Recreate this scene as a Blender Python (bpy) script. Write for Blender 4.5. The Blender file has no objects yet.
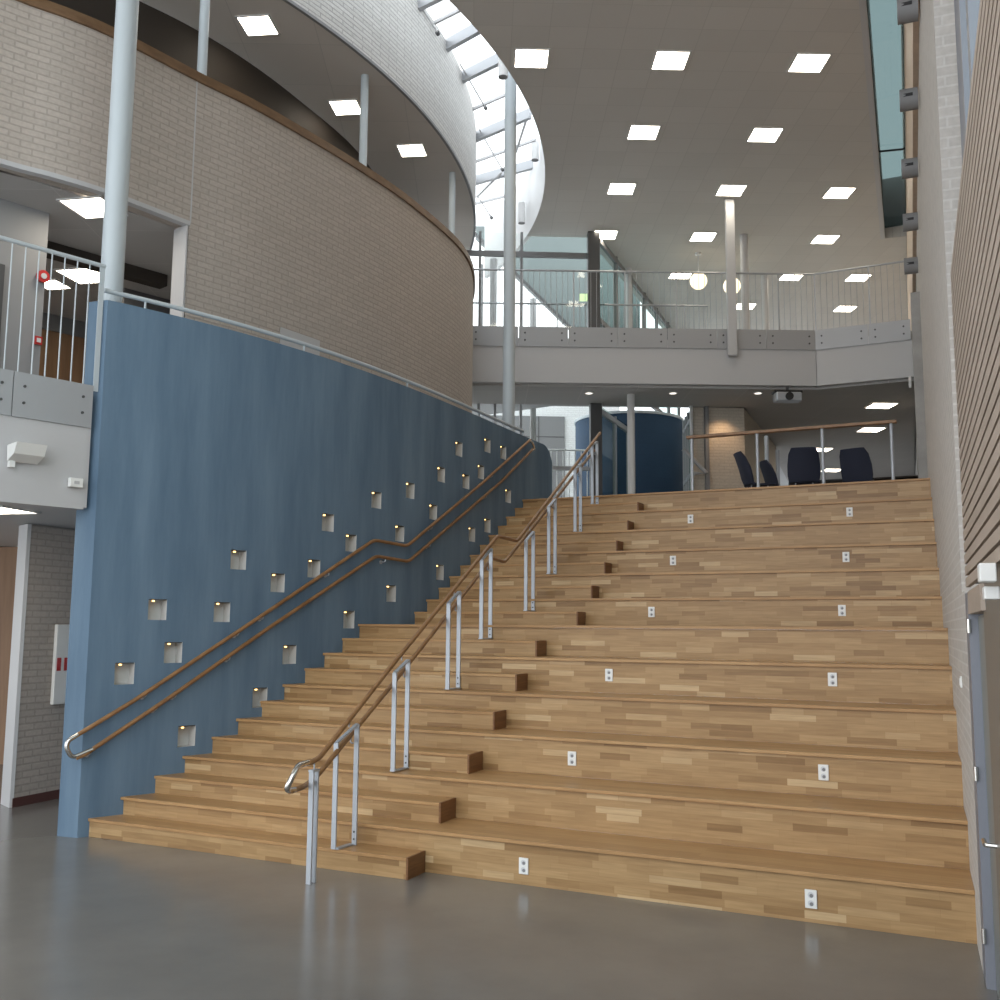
import bpy, math, random
from math import sin, cos, pi, sqrt, atan2, radians
from mathutils import Vector, Matrix
random.seed(7)
SC = bpy.context.scene
COL = SC.collection

# ------------------------------------------------------------------ camera
FPX, PITCH, YAW, ROLL = 1020.04, .12445, -.4617, .00781
CAM = Vector((8.05454, -7.27603, 2.00985))
_f = Vector((sin(YAW)*cos(PITCH), cos(YAW)*cos(PITCH), sin(PITCH)))
_r0 = Vector((cos(YAW), -sin(YAW), 0)); _u0 = _r0.cross(_f)
_r = cos(ROLL)*_r0 + sin(ROLL)*_u0; _u = -sin(ROLL)*_r0 + cos(ROLL)*_u0
cd = bpy.data.cameras.new('camera'); cam = bpy.data.objects.new('camera', cd); COL.objects.link(cam)
cd.sensor_width = 36; cd.lens = FPX*36/1000; cd.clip_start = .05; cd.clip_end = 300
M = Matrix((_r, _u, -_f)).transposed().to_4x4(); M.translation = CAM
cam.matrix_world = M
SC.camera = cam

# surveying helpers: where the sight line of a photo point meets a known surface of the building
def ray(x, y): return _f + (x-500)/FPX*_r - (y-500)/FPX*_u
def onz(x, y, z):
    d = ray(x, y); return CAM + d*((z-CAM.z)/d.z)
def ony(x, y, Y):
    d = ray(x, y); return CAM + d*((Y-CAM.y)/d.y)
def onpl(x, y, P, n):
    P = Vector(P); n = Vector(n); d = ray(x, y); return CAM + d*((P-CAM).dot(n)/d.dot(n))
def dep(x, y, D): return CAM + ray(x, y)*D
def zat(x, y, py):
    lo, hi = -5., 30.
    for _ in range(50):
        m = (lo+hi)/2; d = Vector((x, y, m))-CAM
        if 500-FPX*d.dot(_u)/d.dot(_f) > py: lo = m
        else: hi = m
    return (lo+hi)/2

# ------------------------------------------------------------------ materials
def nt(name):
    m = bpy.data.materials.new(name); m.use_nodes = True
    t = m.node_tree; b = t.nodes['Principled BSDF']; return m, t, b
def flat(name, col, rough=.6, metal=0., spec=.5):
    m, t, b = nt(name); b.inputs['Base Color'].default_value = (*col, 1); b.inputs['Roughness'].default_value = rough
    b.inputs['Metallic'].default_value = metal; b.inputs['Specular IOR Level'].default_value = spec
    n = t.nodes.new('ShaderNodeTexNoise'); n.inputs['Scale'].default_value = 30; n.inputs['Detail'].default_value = 4
    bp = t.nodes.new('ShaderNodeBump'); bp.inputs['Strength'].default_value = .04; bp.inputs['Distance'].default_value = .01
    t.links.new(n.outputs['Fac'], bp.inputs['Height']); t.links.new(bp.outputs[0], b.inputs['Normal'])
    return m
def ramp(t, fac, stops):
    r = t.nodes.new('ShaderNodeValToRGB'); e = r.color_ramp.elements
    while len(e) < len(stops): e.new(.5)
    for k, (p, c) in enumerate(stops): e[k].position = p; e[k].color = (*c, 1)
    t.links.new(fac, r.inputs[0]); return r.outputs[0]
def mix(t, a, b, fac, mode='MIX'):
    n = t.nodes.new('ShaderNodeMix'); n.data_type = 'RGBA'; n.blend_type = mode
    for s, v in ((0, fac), (6, a), (7, b)):
        if isinstance(v, (int, float)): n.inputs[s].default_value = v
        elif isinstance(v, tuple): n.inputs[s].default_value = (*v, 1)
        else: t.links.new(v, n.inputs[s])
    return n.outputs[2]
def emit(name, col, s):
    m, t, b = nt(name); b.inputs['Base Color'].default_value = (*col, 1)
    b.inputs['Emission Color'].default_value = (*col, 1); b.inputs['Emission Strength'].default_value = s; return m

def parquet(name='oak_parquet', bw=.40, bh=.056, st=None, gain=1.):
    m, t, b = nt(name)
    tc = t.nodes.new('ShaderNodeTexCoord'); sx = t.nodes.new('ShaderNodeSeparateXYZ'); t.links.new(tc.outputs['Object'], sx.inputs[0])
    ad = t.nodes.new('ShaderNodeMath'); ad.operation = 'ADD'; t.links.new(sx.outputs[1], ad.inputs[0]); t.links.new(sx.outputs[2], ad.inputs[1])
    cb = t.nodes.new('ShaderNodeCombineXYZ'); t.links.new(sx.outputs[0], cb.inputs[0]); t.links.new(ad.outputs[0], cb.inputs[1])
    def br(w, h, off, seed):
        n = t.nodes.new('ShaderNodeTexBrick'); n.offset = off; n.offset_frequency = 2; n.squash = .7; n.squash_frequency = 3
        mp = t.nodes.new('ShaderNodeMapping'); mp.inputs['Location'].default_value = (seed, seed*.1*h, 0)
        t.links.new(cb.outputs[0], mp.inputs[0]); t.links.new(mp.outputs[0], n.inputs[0])
        n.inputs['Scale'].default_value = 1; n.inputs['Brick Width'].default_value = w; n.inputs['Row Height'].default_value = h
        n.inputs['Mortar Size'].default_value = .0012; n.inputs['Mortar Smooth'].default_value = .2; n.inputs['Bias'].default_value = 0
        n.inputs['Color1'].default_value = (0, 0, 0, 1); n.inputs['Color2'].default_value = (1, 1, 1, 1); n.inputs['Mortar'].default_value = (.18, .18, .18, 1)
        return n.outputs[0]
    c = ramp(t, br(bw, bh, .37, 3.1), st or [(0, (.27, .155, .065)), (.2, (.37, .228, .104)), (.55, (.415, .263, .125)), (.88, (.45, .292, .142)), (1, (.58, .42, .24))])
    ns = t.nodes.new('ShaderNodeTexNoise'); mp = t.nodes.new('ShaderNodeMapping'); mp.inputs['Scale'].default_value = (2.2, 30, 1)
    t.links.new(cb.outputs[0], mp.inputs[0]); t.links.new(mp.outputs[0], ns.inputs[0]); ns.inputs['Scale'].default_value = 1.6; ns.inputs['Detail'].default_value = 6
    g = ramp(t, ns.outputs[0], [(.3, (.84, .82, .79)), (.7, (1.07, 1.06, 1.05))])
    t.links.new(mix(t, c, g, 1., 'MULTIPLY'), b.inputs['Base Color'])
    b.inputs['Roughness'].default_value = .38; b.inputs['Specular IOR Level'].default_value = .35
    return m
def bricks(name, c1, c2, mort, w=.25, h=.0745, ms=.011, bump=.5, rough=.75):
    m, t, b = nt(name)
    uv = t.nodes.new('ShaderNodeUVMap')
    n = t.nodes.new('ShaderNodeTexBrick'); t.links.new(uv.outputs[0], n.inputs[0]); n.offset = .5
    for k, v in (('Scale', 1), ('Brick Width', w), ('Row Height', h), ('Mortar Size', ms), ('Mortar Smooth', .3)): n.inputs[k].default_value = v
    n.inputs['Color1'].default_value = (*c1, 1); n.inputs['Color2'].default_value = (*c2, 1); n.inputs['Mortar'].default_value = (*mort, 1)
    ns = t.nodes.new('ShaderNodeTexNoise'); ns.inputs['Scale'].default_value = 22; ns.inputs['Detail'].default_value = 5; t.links.new(uv.outputs[0], ns.inputs[0])
    g = ramp(t, ns.outputs[0], [(.3, (.9, .9, .9)), (.7, (1.05, 1.05, 1.05))])
    t.links.new(mix(t, n.outputs[0], g, 1., 'MULTIPLY'), b.inputs['Base Color'])
    ma = t.nodes.new('ShaderNodeMath'); ma.operation = 'MULTIPLY_ADD'; ma.inputs[1].default_value = -1; t.links.new(n.outputs['Fac'], ma.inputs[0])
    m2 = t.nodes.new('ShaderNodeMath'); m2.operation = 'MULTIPLY'; m2.inputs[1].default_value = .5; t.links.new(ns.outputs[0], m2.inputs[0]); t.links.new(m2.outputs[0], ma.inputs[2])
    bp = t.nodes.new('ShaderNodeBump'); bp.inputs['Strength'].default_value = bump; bp.inputs['Distance'].default_value = .012
    t.links.new(ma.outputs[0], bp.inputs['Height']); t.links.new(bp.outputs[0], b.inputs['Normal']); b.inputs['Roughness'].default_value = rough
    return m
def ceiling_tiles(name, col, line, ang, s=.6):
    m, t, b = nt(name)
    tc = t.nodes.new('ShaderNodeTexCoord'); mp = t.nodes.new('ShaderNodeMapping'); mp.inputs['Rotation'].default_value = (0, 0, ang)
    t.links.new(tc.outputs['Object'], mp.inputs[0])
    n = t.nodes.new('ShaderNodeTexBrick'); t.links.new(mp.outputs[0], n.inputs[0]); n.offset = 0
    for k, v in (('Scale', 1), ('Brick Width', s), ('Row Height', s), ('Mortar Size', .006), ('Mortar Smooth', .3)): n.inputs[k].default_value = v
    n.inputs['Color1'].default_value = (*col, 1); n.inputs['Color2'].default_value = tuple(c*.95 for c in col)+(1,); n.inputs['Mortar'].default_value = (*line, 1)
    t.links.new(n.outputs[0], b.inputs['Base Color']); b.inputs['Roughness'].default_value = .85
    return m
def streaky(name, c1, c2, scale, rough, sp=.4, detail=7, bump=.05):
    m, t, b = nt(name)
    tc = t.nodes.new('ShaderNodeTexCoord'); mp = t.nodes.new('ShaderNodeMapping'); mp.inputs['Scale'].default_value = scale
    t.links.new(tc.outputs['Object'], mp.inputs[0])
    n = t.nodes.new('ShaderNodeTexNoise'); n.inputs['Scale'].default_value = 1; n.inputs['Detail'].default_value = detail; n.inputs['Roughness'].default_value = .6
    t.links.new(mp.outputs[0], n.inputs[0])
    t.links.new(ramp(t, n.outputs[0], [(.3, c1), (.7, c2)]), b.inputs['Base Color']); b.inputs['Roughness'].default_value = rough; b.inputs['Specular IOR Level'].default_value = sp
    bp = t.nodes.new('ShaderNodeBump'); bp.inputs['Strength'].default_value = bump; bp.inputs['Distance'].default_value = .01
    t.links.new(n.outputs[0], bp.inputs['Height']); t.links.new(bp.outputs[0], b.inputs['Normal'])
    return m
def pane(name, col, gl=.08):
    m = bpy.data.materials.new(name); m.use_nodes = True; t = m.node_tree; t.nodes.clear()
    o = t.nodes.new('ShaderNodeOutputMaterial'); x = t.nodes.new('ShaderNodeMixShader'); a = t.nodes.new('ShaderNodeBsdfTransparent'); g = t.nodes.new('ShaderNodeBsdfGlossy')
    a.inputs[0].default_value = (*col, 1); g.inputs['Roughness'].default_value = .03; x.inputs[0].default_value = gl
    t.links.new(a.outputs[0], x.inputs[1]); t.links.new(g.outputs[0], x.inputs[2]); t.links.new(x.outputs[0], o.inputs[0]); return m

OAK = parquet()
OAKT = parquet('oak_tread_boards', 1.9, .097, [(0, (.40, .23, .10)), (.5, (.45, .265, .118)), (1, (.49, .30, .138))])
OAK_END = streaky('stained_oak_end_grain', (.15, .066, .026), (.24, .115, .046), (3, 3, 40), .45)
RAILWOOD = streaky('oiled_oak_rail', (.19, .095, .038), (.33, .18, .08), (5, 5, 5), .35)
CAPWOOD = streaky('brown_wood_capping', (.13, .072, .036), (.21, .125, .066), (4, 4, 12), .4)
BLUE = streaky('blue_stained_concrete', (.095, .157, .233), (.16, .240, .328), (3.4, 3.4, .45), .55, .3, 10, .15)
BRICK = bricks('greige_painted_brick', (.50, .44, .39), (.455, .40, .352), (.395, .348, .308))
BRICKW = bricks('pale_painted_brick', (.60, .59, .57), (.53, .52, .50), (.40, .39, .38), w=.5, ms=.013)
BRICKR = bricks('light_grey_painted_brick', (.56, .52, .48), (.51, .475, .44), (.60, .57, .535), w=.25, h=.075, ms=.009, bump=.3)
BEIGEB = bricks('beige_brick', (.58, .515, .43), (.54, .475, .395), (.5, .44, .365))
GRID = radians(-27.6)
CEIL = ceiling_tiles('grey_ceiling_tile', (.60, .575, .54), (.50, .48, .45), GRID)
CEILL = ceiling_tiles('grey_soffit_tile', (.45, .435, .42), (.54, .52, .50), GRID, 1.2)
CEILG = ceiling_tiles('gallery_ceiling_tile', (.62, .575, .53), (.5, .47, .44), GRID, 1.2)
FLOOR = streaky('polished_grey_concrete', (.155, .148, .138), (.20, .19, .176), (.9, .9, .9), .2, .5, 8, .015)
WHITE = flat('white_paint', (.66, .66, .66), .5)
WHITEB = flat('bright_white_paint', (.8, .8, .8), .5)
GREYW = flat('pale_grey_paint', (.52, .52, .53), .5)
PLATE = flat('grey_steel_plate', (.40, .41, .43), .4, .3)
STEELP = flat('pale_blue_grey_painted_steel', (.50, .555, .59), .4)
ALU = flat('brushed_aluminium', (.44, .465, .505), .4, .4)
CHROME = flat('polished_stainless_steel', (.62, .60, .57), .18, 1.)
DARK = flat('dark_grey_steel', (.075, .075, .078), .5)
MID = flat('mid_grey', (.22, .22, .225), .6)
BLACK = flat('black_plastic', (.015, .015, .017), .5)
NAVY = flat('navy_fabric', (.02, .024, .045), .8)
DKWALL = flat('dark_brown_panel', (.035, .027, .021), .7)
REDBR = flat('dark_red_skirting', (.09, .03, .024), .5)
RED = flat('red_plastic', (.45, .02, .02), .4)
BROWN = streaky('warm_wood_door', (.26, .15, .085), (.36, .215, .125), (8, 8, .8), .5)
SLAT = streaky('greige_wood_slat', (.36, .29, .235), (.46, .375, .31), (6, .8, 6), .6)
FRAMEB = flat('blue_grey_frame', (.20, .21, .245), .45)
WOODP = streaky('pale_wood_panel', (.52, .40, .30), (.60, .47, .36), (9, 9, .6), .5)
CONC = streaky('raw_concrete', (.30, .29, .275), (.40, .385, .365), (3, 3, 3), .8, .2)
PLASTIC = flat('white_plastic', (.82, .82, .80), .35)
HOLE = flat('socket_cup', (.62, .63, .65), .5)
GLASS = pane('clear_glass', (.97, .99, .985), .02)
GLASSG = pane('greenish_glass', (.78, .85, .835), .05)
TEAL = pane('teal_glass', (.30, .355, .355), .05)
SKYGL = pane('skylight_glass', (.97, .99, 1.), .03)
LAMP = emit('luminous_panel', (1., .90, .74), 6.)
SPOTL = emit('tiny_warm_lamp', (1., .62, .22), 1.6)
GLOBE = emit('warm_globe', (1., .86, .62), .55)
DOWN = emit('small_downlight', (1., .93, .82), .6)
NICHE = flat('white_niche_lining', (.58, .58, .57), .6)
FACADE = bricks('white_outdoor_brick', (.86, .87, .87), (.83, .84, .84), (.78, .78, .78))
SLOPE = flat('grey_green_wall', (.19, .225, .225), .7)
CYLB = bricks('blue_drum_cladding', (.022, .062, .125), (.020, .057, .115), (.017, .048, .10), w=.6, h=.3, ms=.004, bump=.1)
TERR = flat('pale_paving', (.78, .78, .78), .8)

# ------------------------------------------------------------------ mesh helpers
ORG = {}
class MB:
    def __init__(s): s.v = []; s.f = []; s.uv = {}
    def face(s, idx, uv=None):
        s.f.append(tuple(idx))
        if uv: s.uv[len(s.f)-1] = uv
    def pts(s, ps):
        k = len(s.v); s.v += [Vector(p) for p in ps]; return list(range(k, k+len(ps)))
    def box(s, c, sz, rz=0., ax=None):
        c = Vector(c); X, Y, Z = ax if ax else (Vector((cos(rz), sin(rz), 0)), Vector((-sin(rz), cos(rz), 0)), Vector((0, 0, 1)))
        a, b, d = sz[0]/2, sz[1]/2, sz[2]/2
        i = s.pts([c+X*x*a+Y*y*b+Z*z*d for z in (-1, 1) for x, y in ((-1, -1), (1, -1), (1, 1), (-1, 1))])
        for q in ((3, 2, 1, 0), (4, 5, 6, 7), (0, 1, 5, 4), (1, 2, 6, 5), (2, 3, 7, 6), (3, 0, 4, 7)): s.face([i[k] for k in q])
        return s
    def beam(s, p, q, w, h):
        p = Vector(p); q = Vector(q); X = (q-p).normalized(); up = Vector((0, 0, 1)) if abs(X.z) < .95 else Vector((0, 1, 0))
        Y = up.cross(X).normalized(); Z = X.cross(Y)
        return s.box((p+q)/2, ((q-p).length, w, h), ax=(X, Y, Z))
    def prism(s, poly, z0, z1):
        n = len(poly); a = sum(poly[i][0]*poly[(i+1) % n][1]-poly[(i+1) % n][0]*poly[i][1] for i in range(n))
        if a < 0: poly = poly[::-1]
        lo = s.pts([(p[0], p[1], z0) for p in poly]); hi = s.pts([(p[0], p[1], z1) for p in poly])
        s.face(lo[::-1]); s.face(hi)
        L = 0.
        for i in range(n):
            j = (i+1) % n; d = (Vector(poly[j][:2])-Vector(poly[i][:2])).length
            s.face([lo[i], lo[j], hi[j], hi[i]], [(L, z0), (L+d, z0), (L+d, z1), (L, z1)]); L += d
        return s
    def tube(s, ps, r, n=10, cap=True):
        ps = [Vector(p) for p in ps]; rings = []; prev = None
        for k, p in enumerate(ps):
            d = (ps[min(k+1, len(ps)-1)]-ps[max(k-1, 0)]).normalized()
            if prev is None:
                a = Vector((0, 0, 1)) if abs(d.z) < .9 else Vector((1, 0, 0)); X = a.cross(d).normalized()
            else: X = (prev-d*prev.dot(d)).normalized()
            prev = X; Y = d.cross(X); rr = r[k] if isinstance(r, (list, tuple)) else r
            rings.append(s.pts([p+X*rr*cos(2*pi*i/n)+Y*rr*sin(2*pi*i/n) for i in range(n)]))
        for a, b in zip(rings, rings[1:]):
            for i in range(n): j = (i+1) % n; s.face([a[i], a[j], b[j], b[i]])
        if cap: s.face(rings[0][::-1]); s.face(rings[-1])
        return s
    def cyl(s, x, y, z0, z1, r, n=20): return s.tube([(x, y, z0), (x, y, z1)], r, n)
    def sheet(s, crv, z0, z1, thick, side=1, uv0=0.):
        """upright wall along a plan curve; thickness grows to the left (side=1) of the run; z0/z1 may be functions of (x, y)"""
        n = len(crv); Z0 = z0 if callable(z0) else (lambda p: z0); Z1 = z1 if callable(z1) else (lambda p: z1)
        nr = []
        for k in range(n):
            d = (Vector(crv[min(k+1, n-1)])-Vector(crv[max(k-1, 0)])).normalized(); nr.append(Vector((-d.y, d.x))*side)
        bk = [Vector(p)+nr[k]*thick for k, p in enumerate(crv)]
        A = s.pts([(p[0], p[1], Z0(p)) for p in crv]); B = s.pts([(p[0], p[1], Z1(p)) for p in crv])
        Cc = s.pts([(p[0], p[1], Z0(crv[k])) for k, p in enumerate(bk)]); D = s.pts([(p[0], p[1], Z1(crv[k])) for k, p in enumerate(bk)])
        L = uv0
        for i in range(n-1):
            d = (Vector(crv[i+1])-Vector(crv[i])).length
            u = [(L, Z0(crv[i])), (L+d, Z0(crv[i+1])), (L+d, Z1(crv[i+1])), (L, Z1(crv[i]))]
            q = [A[i], A[i+1], B[i+1], B[i]]; s.face(q if side > 0 else q[::-1], u if side > 0 else u[::-1])
            q = [Cc[i+1], Cc[i], D[i], D[i+1]]; u2 = [u[1], u[0], u[3], u[2]]; s.face(q if side > 0 else q[::-1], u2 if side > 0 else u2[::-1])
            for q in ([B[i], B[i+1], D[i+1], D[i]], [Cc[i], Cc[i+1], A[i+1], A[i]]): s.face(q if side > 0 else q[::-1])
            L += d
        for e, fl in ((0, True), (n-1, False)):
            q = [Cc[e], A[e], B[e], D[e]]; u = [(0, Z0(crv[e])), (thick, Z0(crv[e])), (thick, Z1(crv[e])), (0, Z1(crv[e]))]
            if fl != (side > 0): q = q[::-1]; u = u[::-1]
            s.face(q, u)
        return s
def obj(name, mb, mat, parent=None, org=None, smooth=False, bevel=0., kind=None, label=None):
    o = ORG.get(parent.name, Vector()) if parent else Vector(org if org else (0, 0, 0))
    me = bpy.data.meshes.new(name); me.from_pydata([v-o for v in mb.v], [], mb.f)
    if mb.uv:
        ul = me.uv_layers.new(name='UVMap')
        for fi, uv in mb.uv.items():
            for k, li in enumerate(me.polygons[fi].loop_indices): ul.data[li].uv = uv[k]
    me.materials.append(mat)
    if smooth:
        for p in me.polygons: p.use_smooth = len(p.vertices) < 5
    ob = bpy.data.objects.new(name, me); COL.objects.link(ob)
    if parent: ob.parent = parent; ORG[ob.name] = o
    else: ob.location = o; ORG[ob.name] = o
    if bevel:
        b = ob.modifiers.new('bevel', 'BEVEL'); b.width = bevel; b.segments = 2; b.limit_method = 'ANGLE'
    if smooth:
        try: me.set_sharp_from_angle(angle=radians(40))
        except Exception: pass
    if kind: ob['kind'] = kind
    if label: ob['label'] = label
    return ob
def thing(name, label, cat, loc, group=None):
    o = bpy.data.objects.new(name, None); o.empty_display_size = .1; COL.objects.link(o); o.location = Vector(loc); ORG[o.name] = Vector(loc)
    o['label'] = label; o['category'] = cat
    if group: o['group'] = group
    return o
def tag(o, label, cat, group=None):
    o['label'] = label; o['category'] = cat
    if group: o['group'] = group
    return o
def struct(name, mb, mat, **k): return obj(name, mb, mat, kind='structure', **k)
def catmull(ps, n=8):
    out = []; ps = [Vector(p) for p in ps]
    for i in range(len(ps)-1):
        a, b, c, d = ps[max(i-1, 0)], ps[i], ps[i+1], ps[min(i+2, len(ps)-1)]
        for k in range(n):
            t = k/n; out.append(.5*((2*b)+(c-a)*t+(2*a-5*b+4*c-d)*t*t+(3*b-a-3*c+d)*t**3))
    return out+[ps[-1]]
def rounded(ps, r, n=5):
    ps = [Vector(p) for p in ps]; out = [ps[0]]
    for i in range(1, len(ps)-1):
        a, b, c = ps[i-1], ps[i], ps[i+1]; d1 = (a-b); d2 = (c-b); q = min(r, d1.length*.45, d2.length*.45)
        p0 = b+d1.normalized()*q; p1 = b+d2.normalized()*q
        for k in range(n+1):
            t = k/n; out.append(p0*(1-t)**2+b*2*t*(1-t)+p1*t*t)
    return out+[ps[-1]]

# ------------------------------------------------------------------ survey constants
R, T, D = .17, .29612, .85388                     # small riser, small tread, extra depth of the mid landing
def xr(y): return 7.788-.08*y                      # brick wall on the bleacher side
def W(y): return .07606+.42829*y-.06407*y*y+.003211*y**3   # blue wall, plan curve
def nrm(y):
    d = Vector((.42829-.12814*y+.009633*y*y, 1, 0)).normalized(); return Vector((d.y, -d.x, 0))
def onwall(px, py, off=0.):
    d = ray(px, py); lo = 4.
    t = lo
    while t < 40:
        q = CAM+d*t
        if q.x < W(q.y)+off: break
        t += .02
    a, b = t-.02, t
    for _ in range(30):
        m = (a+b)/2; q = CAM+d*m
        if q.x < W(q.y)+off: b = m
        else: a = m
    return CAM+d*b
def ystep(i): return T*(i-1)+(D if i >= 13 else 0)     # front of small step i
def ytier(j): return T*(2*j-1)+(D if j >= 7 else 0)    # front of bleacher tier j
def xdiv(y): return 3.625-.0725*y                      # where the small steps end
def xrail(y): return 2.985-.085*y
ZL, ZB, ZC = 4.08, 8.4, 11.4                           # landing, bridge deck, top ceiling

# ------------------------------------------------------------------ floor
struct('floor', MB().prism([(-14, -16), (16, -16), (16, 12), (-14, 12)], -.2, 0), FLOOR)

# ------------------------------------------------------------------ bleacher staircase
st = thing('bleacher_staircase', 'wide oak bleacher staircase with seating tiers and half-height steps beside the blue wall', 'staircase', (4, 0, 0))
GAP = .006
for j in range(1, 13):
    y0 = ytier(j); y1 = ytier(j+1) if j < 12 else y0+.9
    z1 = .34*j; z0 = .34*(j-1)
    mb = MB()
    mb.prism([(W(y0)-.02, y0), (xr(y0), y0), (xr(y0+.03), y0+.03), (W(y0+.03)-.02, y0+.03)], z0, z1-.0285)
    obj('riser', mb, OAK, st)
    ys = [y0-.03]+[y0+(y1-y0)*k/4 for k in range(1, 5)]
    left = [(W(max(y, -.09))-.02, y) for y in ys]; right = [(xr(y), y) for y in ys]
    mb = MB().prism(left+right[::-1], z1-.028, z1)
    obj('tread', mb, OAKT, st, bevel=.003)
for j in range(1, 13):
    y0 = ystep(2*j-1); y1 = ytier(j); z0 = .34*(j-1); z1 = z0+R
    mb = MB().prism([(W(y0)-.02, y0), (xdiv(y0), y0), (xdiv(y1), y1-.001), (W(y1)-.02, y1-.001)], z0+.0005, z1-.028)
    s = obj('step', mb, OAK, st)
    mb = MB().prism([(W(y0)-.02, y0-.014), (xdiv(y0), y0-.014), (xdiv(y1), y1-.001), (W(y1)-.02, y1-.001)], z1-.0275, z1)
    obj('step_tread', mb, OAKT, s, bevel=.003)
    mb = MB().prism([(xdiv(y0)+.001, y0-.016), (xdiv(y0)+.02, y0-.016), (xdiv(y1)+.02, y1-.002), (xdiv(y1)+.001, y1-.002)], z0+.0005, z1+.002)
    obj('end_panel', mb, OAK_END, s, label='dark stained end panel')

# sockets on every other tier
names = {1: 'bottom', 3: 'third', 5: 'fifth', 7: 'seventh', 9: 'ninth', 11: 'eleventh'}
sk = {1: ((523.7, 866), (811, 899)), 3: ((572, 758.5), (823.5, 772.5)), 5: ((609, 675), (832.5, 679.5)), 7: ((651.5, 612), (842, 610.5)), 9: ((673, 560.5), (846, 557)), 11: ((690.5, 519), (849.5, 512))}
for j, ab in sk.items():
    for k, q in enumerate(ab):
        P = ony(*q, ytier(j)-.006)
        t = thing('power_socket', 'white double power socket in the %s tier riser, %s' % (names[j], 'toward the small steps' if k == 0 else 'toward the brick wall'), 'socket', P, 'white sockets in the bleacher risers')
        obj('cover_plate', MB().box(P, (.082, .012, .125)), PLASTIC, t, bevel=.004)
        for dz in (.028, -.028):
            obj('socket_cup', MB().tube([P+Vector((0, -.0055, dz)), P+Vector((0, -.0085, dz))], .021, 14), HOLE, t)
            obj('socket_cup', MB().tube([P+Vector((.004, -.0085, dz-.004)), P+Vector((.004, -.0095, dz-.004))], .013, 12), MID, t)  # darker disc set low paints the shadow inside the cup

# ------------------------------------------------------------------ blue wall with lit niches
NI = [(115, 134, 661, 686), (148, 167, 598, 621), (164.5, 182, 641, 664), (213, 231, 601, 623), (178, 195.5, 724, 748), (253, 267, 686, 709),
      (282, 297, 644, 665), (231, 246, 548.5, 571), (270.5, 285, 572, 593.5), (343, 355, 609, 630), (391, 403, 563, 563), (345, 357, 533, 553),
      (394, 405.5, 524, 543), (371, 382, 490, 510), (405, 415.5, 481, 500), (429, 437.5, 503, 521), (386, 396.5, 584.5, 602.5), (436, 444, 563.5, 581),
      (469, 475, 526, 543), (484, 491, 518, 533), (506, 510.5, 489, 503), (462, 470, 473, 490), (437, 445.6, 465.6, 483.6), (455, 463, 440, 458),
      (484, 491, 437, 454), (501, 505.6, 445, 460), (478, 484, 464, 480), (321, 335, 512, 533), (307, 321, 557.5, 579.5)]
NI = [n for n in NI if n[2] != n[3]]
nic = []
for (xa, xb, ya, yb) in NI:
    c = onwall((xa+xb)/2, (ya+yb)/2)
    cy, cz = c.y, c.z; sl = sqrt(1+(.42829-.12814*cy+.0096*cy*cy)**2)
    nic.append((cy-.098/sl, cy+.098/sl, cz-.106, cz+.106))
YE = 8.78
def top(y):
    z = 5.27-.017*y
    if y > YE-.36: z -= .36-sqrt(max(0, .36**2-(y-YE+.36)**2))
    return z
yb = sorted(set([round(v, 4) for n in nic for v in n[:2]]+[round(-.1+(YE+.1)*k/70, 4) for k in range(71)]+[YE-.36+.36*sin(pi/2*k/8) for k in range(9)]))
zb = sorted(set([0.]+[round(v, 4) for n in nic for v in n[2:]]))
def inn(y, z): return any(a < y < b and c < z < d for a, b, c, d in nic)
mb = MB(); ZR = zb+[None]
G = [[mb.pts([(W(y), y, z if z is not None else top(y))])[0] for z in ZR] for y in yb]
TH = .25
Bk = [[mb.pts([Vector((W(y), y, z if z is not None else top(y)))-nrm(y)*TH])[0] for z in (0., None)] for y in yb]
for i in range(len(yb)-1):
    for k in range(len(ZR)-1):
        zm = (ZR[k]+ZR[k+1])/2 if ZR[k+1] is not None else 99
        if not inn((yb[i]+yb[i+1])/2, zm): mb.face([G[i][k], G[i+1][k], G[i+1][k+1], G[i][k+1]][::-1][::-1])
    mb.face([Bk[i+1][0], Bk[i][0], Bk[i][1], Bk[i+1][1]]); mb.face([G[i][-1], G[i+1][-1], Bk[i+1][1], Bk[i][1]])
for k_ in (0, 1):
    mb.v[Bk[0][k_]] = mb.v[G[0][0 if k_ == 0 else -1]]+Vector((-.235, -.03, 0))
mb.face([Bk[0][0]]+[g for g in G[0]]+[Bk[0][1]]); mb.face(([Bk[-1][0]]+[g for g in G[-1]]+[Bk[-1][1]])[::-1])
wl = struct('wall_left', mb, BLUE)
for n in nic:
    a, b, c, d = n; dp = .135
    F = [Vector((W(y), y, z)) for y, z in ((a, c), (b, c), (b, d), (a, d))]
    nn = nrm((a+b)/2); Bq = [p-nn*dp for p in F]
    mb = MB(); i = mb.pts(F+Bq)
    for q in ((4, 5, 6, 7), (0, 1, 5, 4), (1, 2, 6, 5), (2, 3, 7, 6), (3, 0, 4, 7)): mb.face([i[k] for k in q])
    no = obj('niche', mb, NICHE, wl)
    lp = F[3]*.68+F[2]*.32-nn*.03
    obj('lamp_plate', MB().box((F[3]+F[2])/2-nn*.06+Vector((0, 0, -.006)), (.11, .19, .010), rz=atan2(nn.y, nn.x)), DARK, no)
    obj('spot_lamp', MB().tube([lp+Vector((0, 0, -.012)), lp+Vector((0, 0, -.027))], .014, 12), SPOTL, no, label='tiny lit warm spot lamp')
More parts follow.
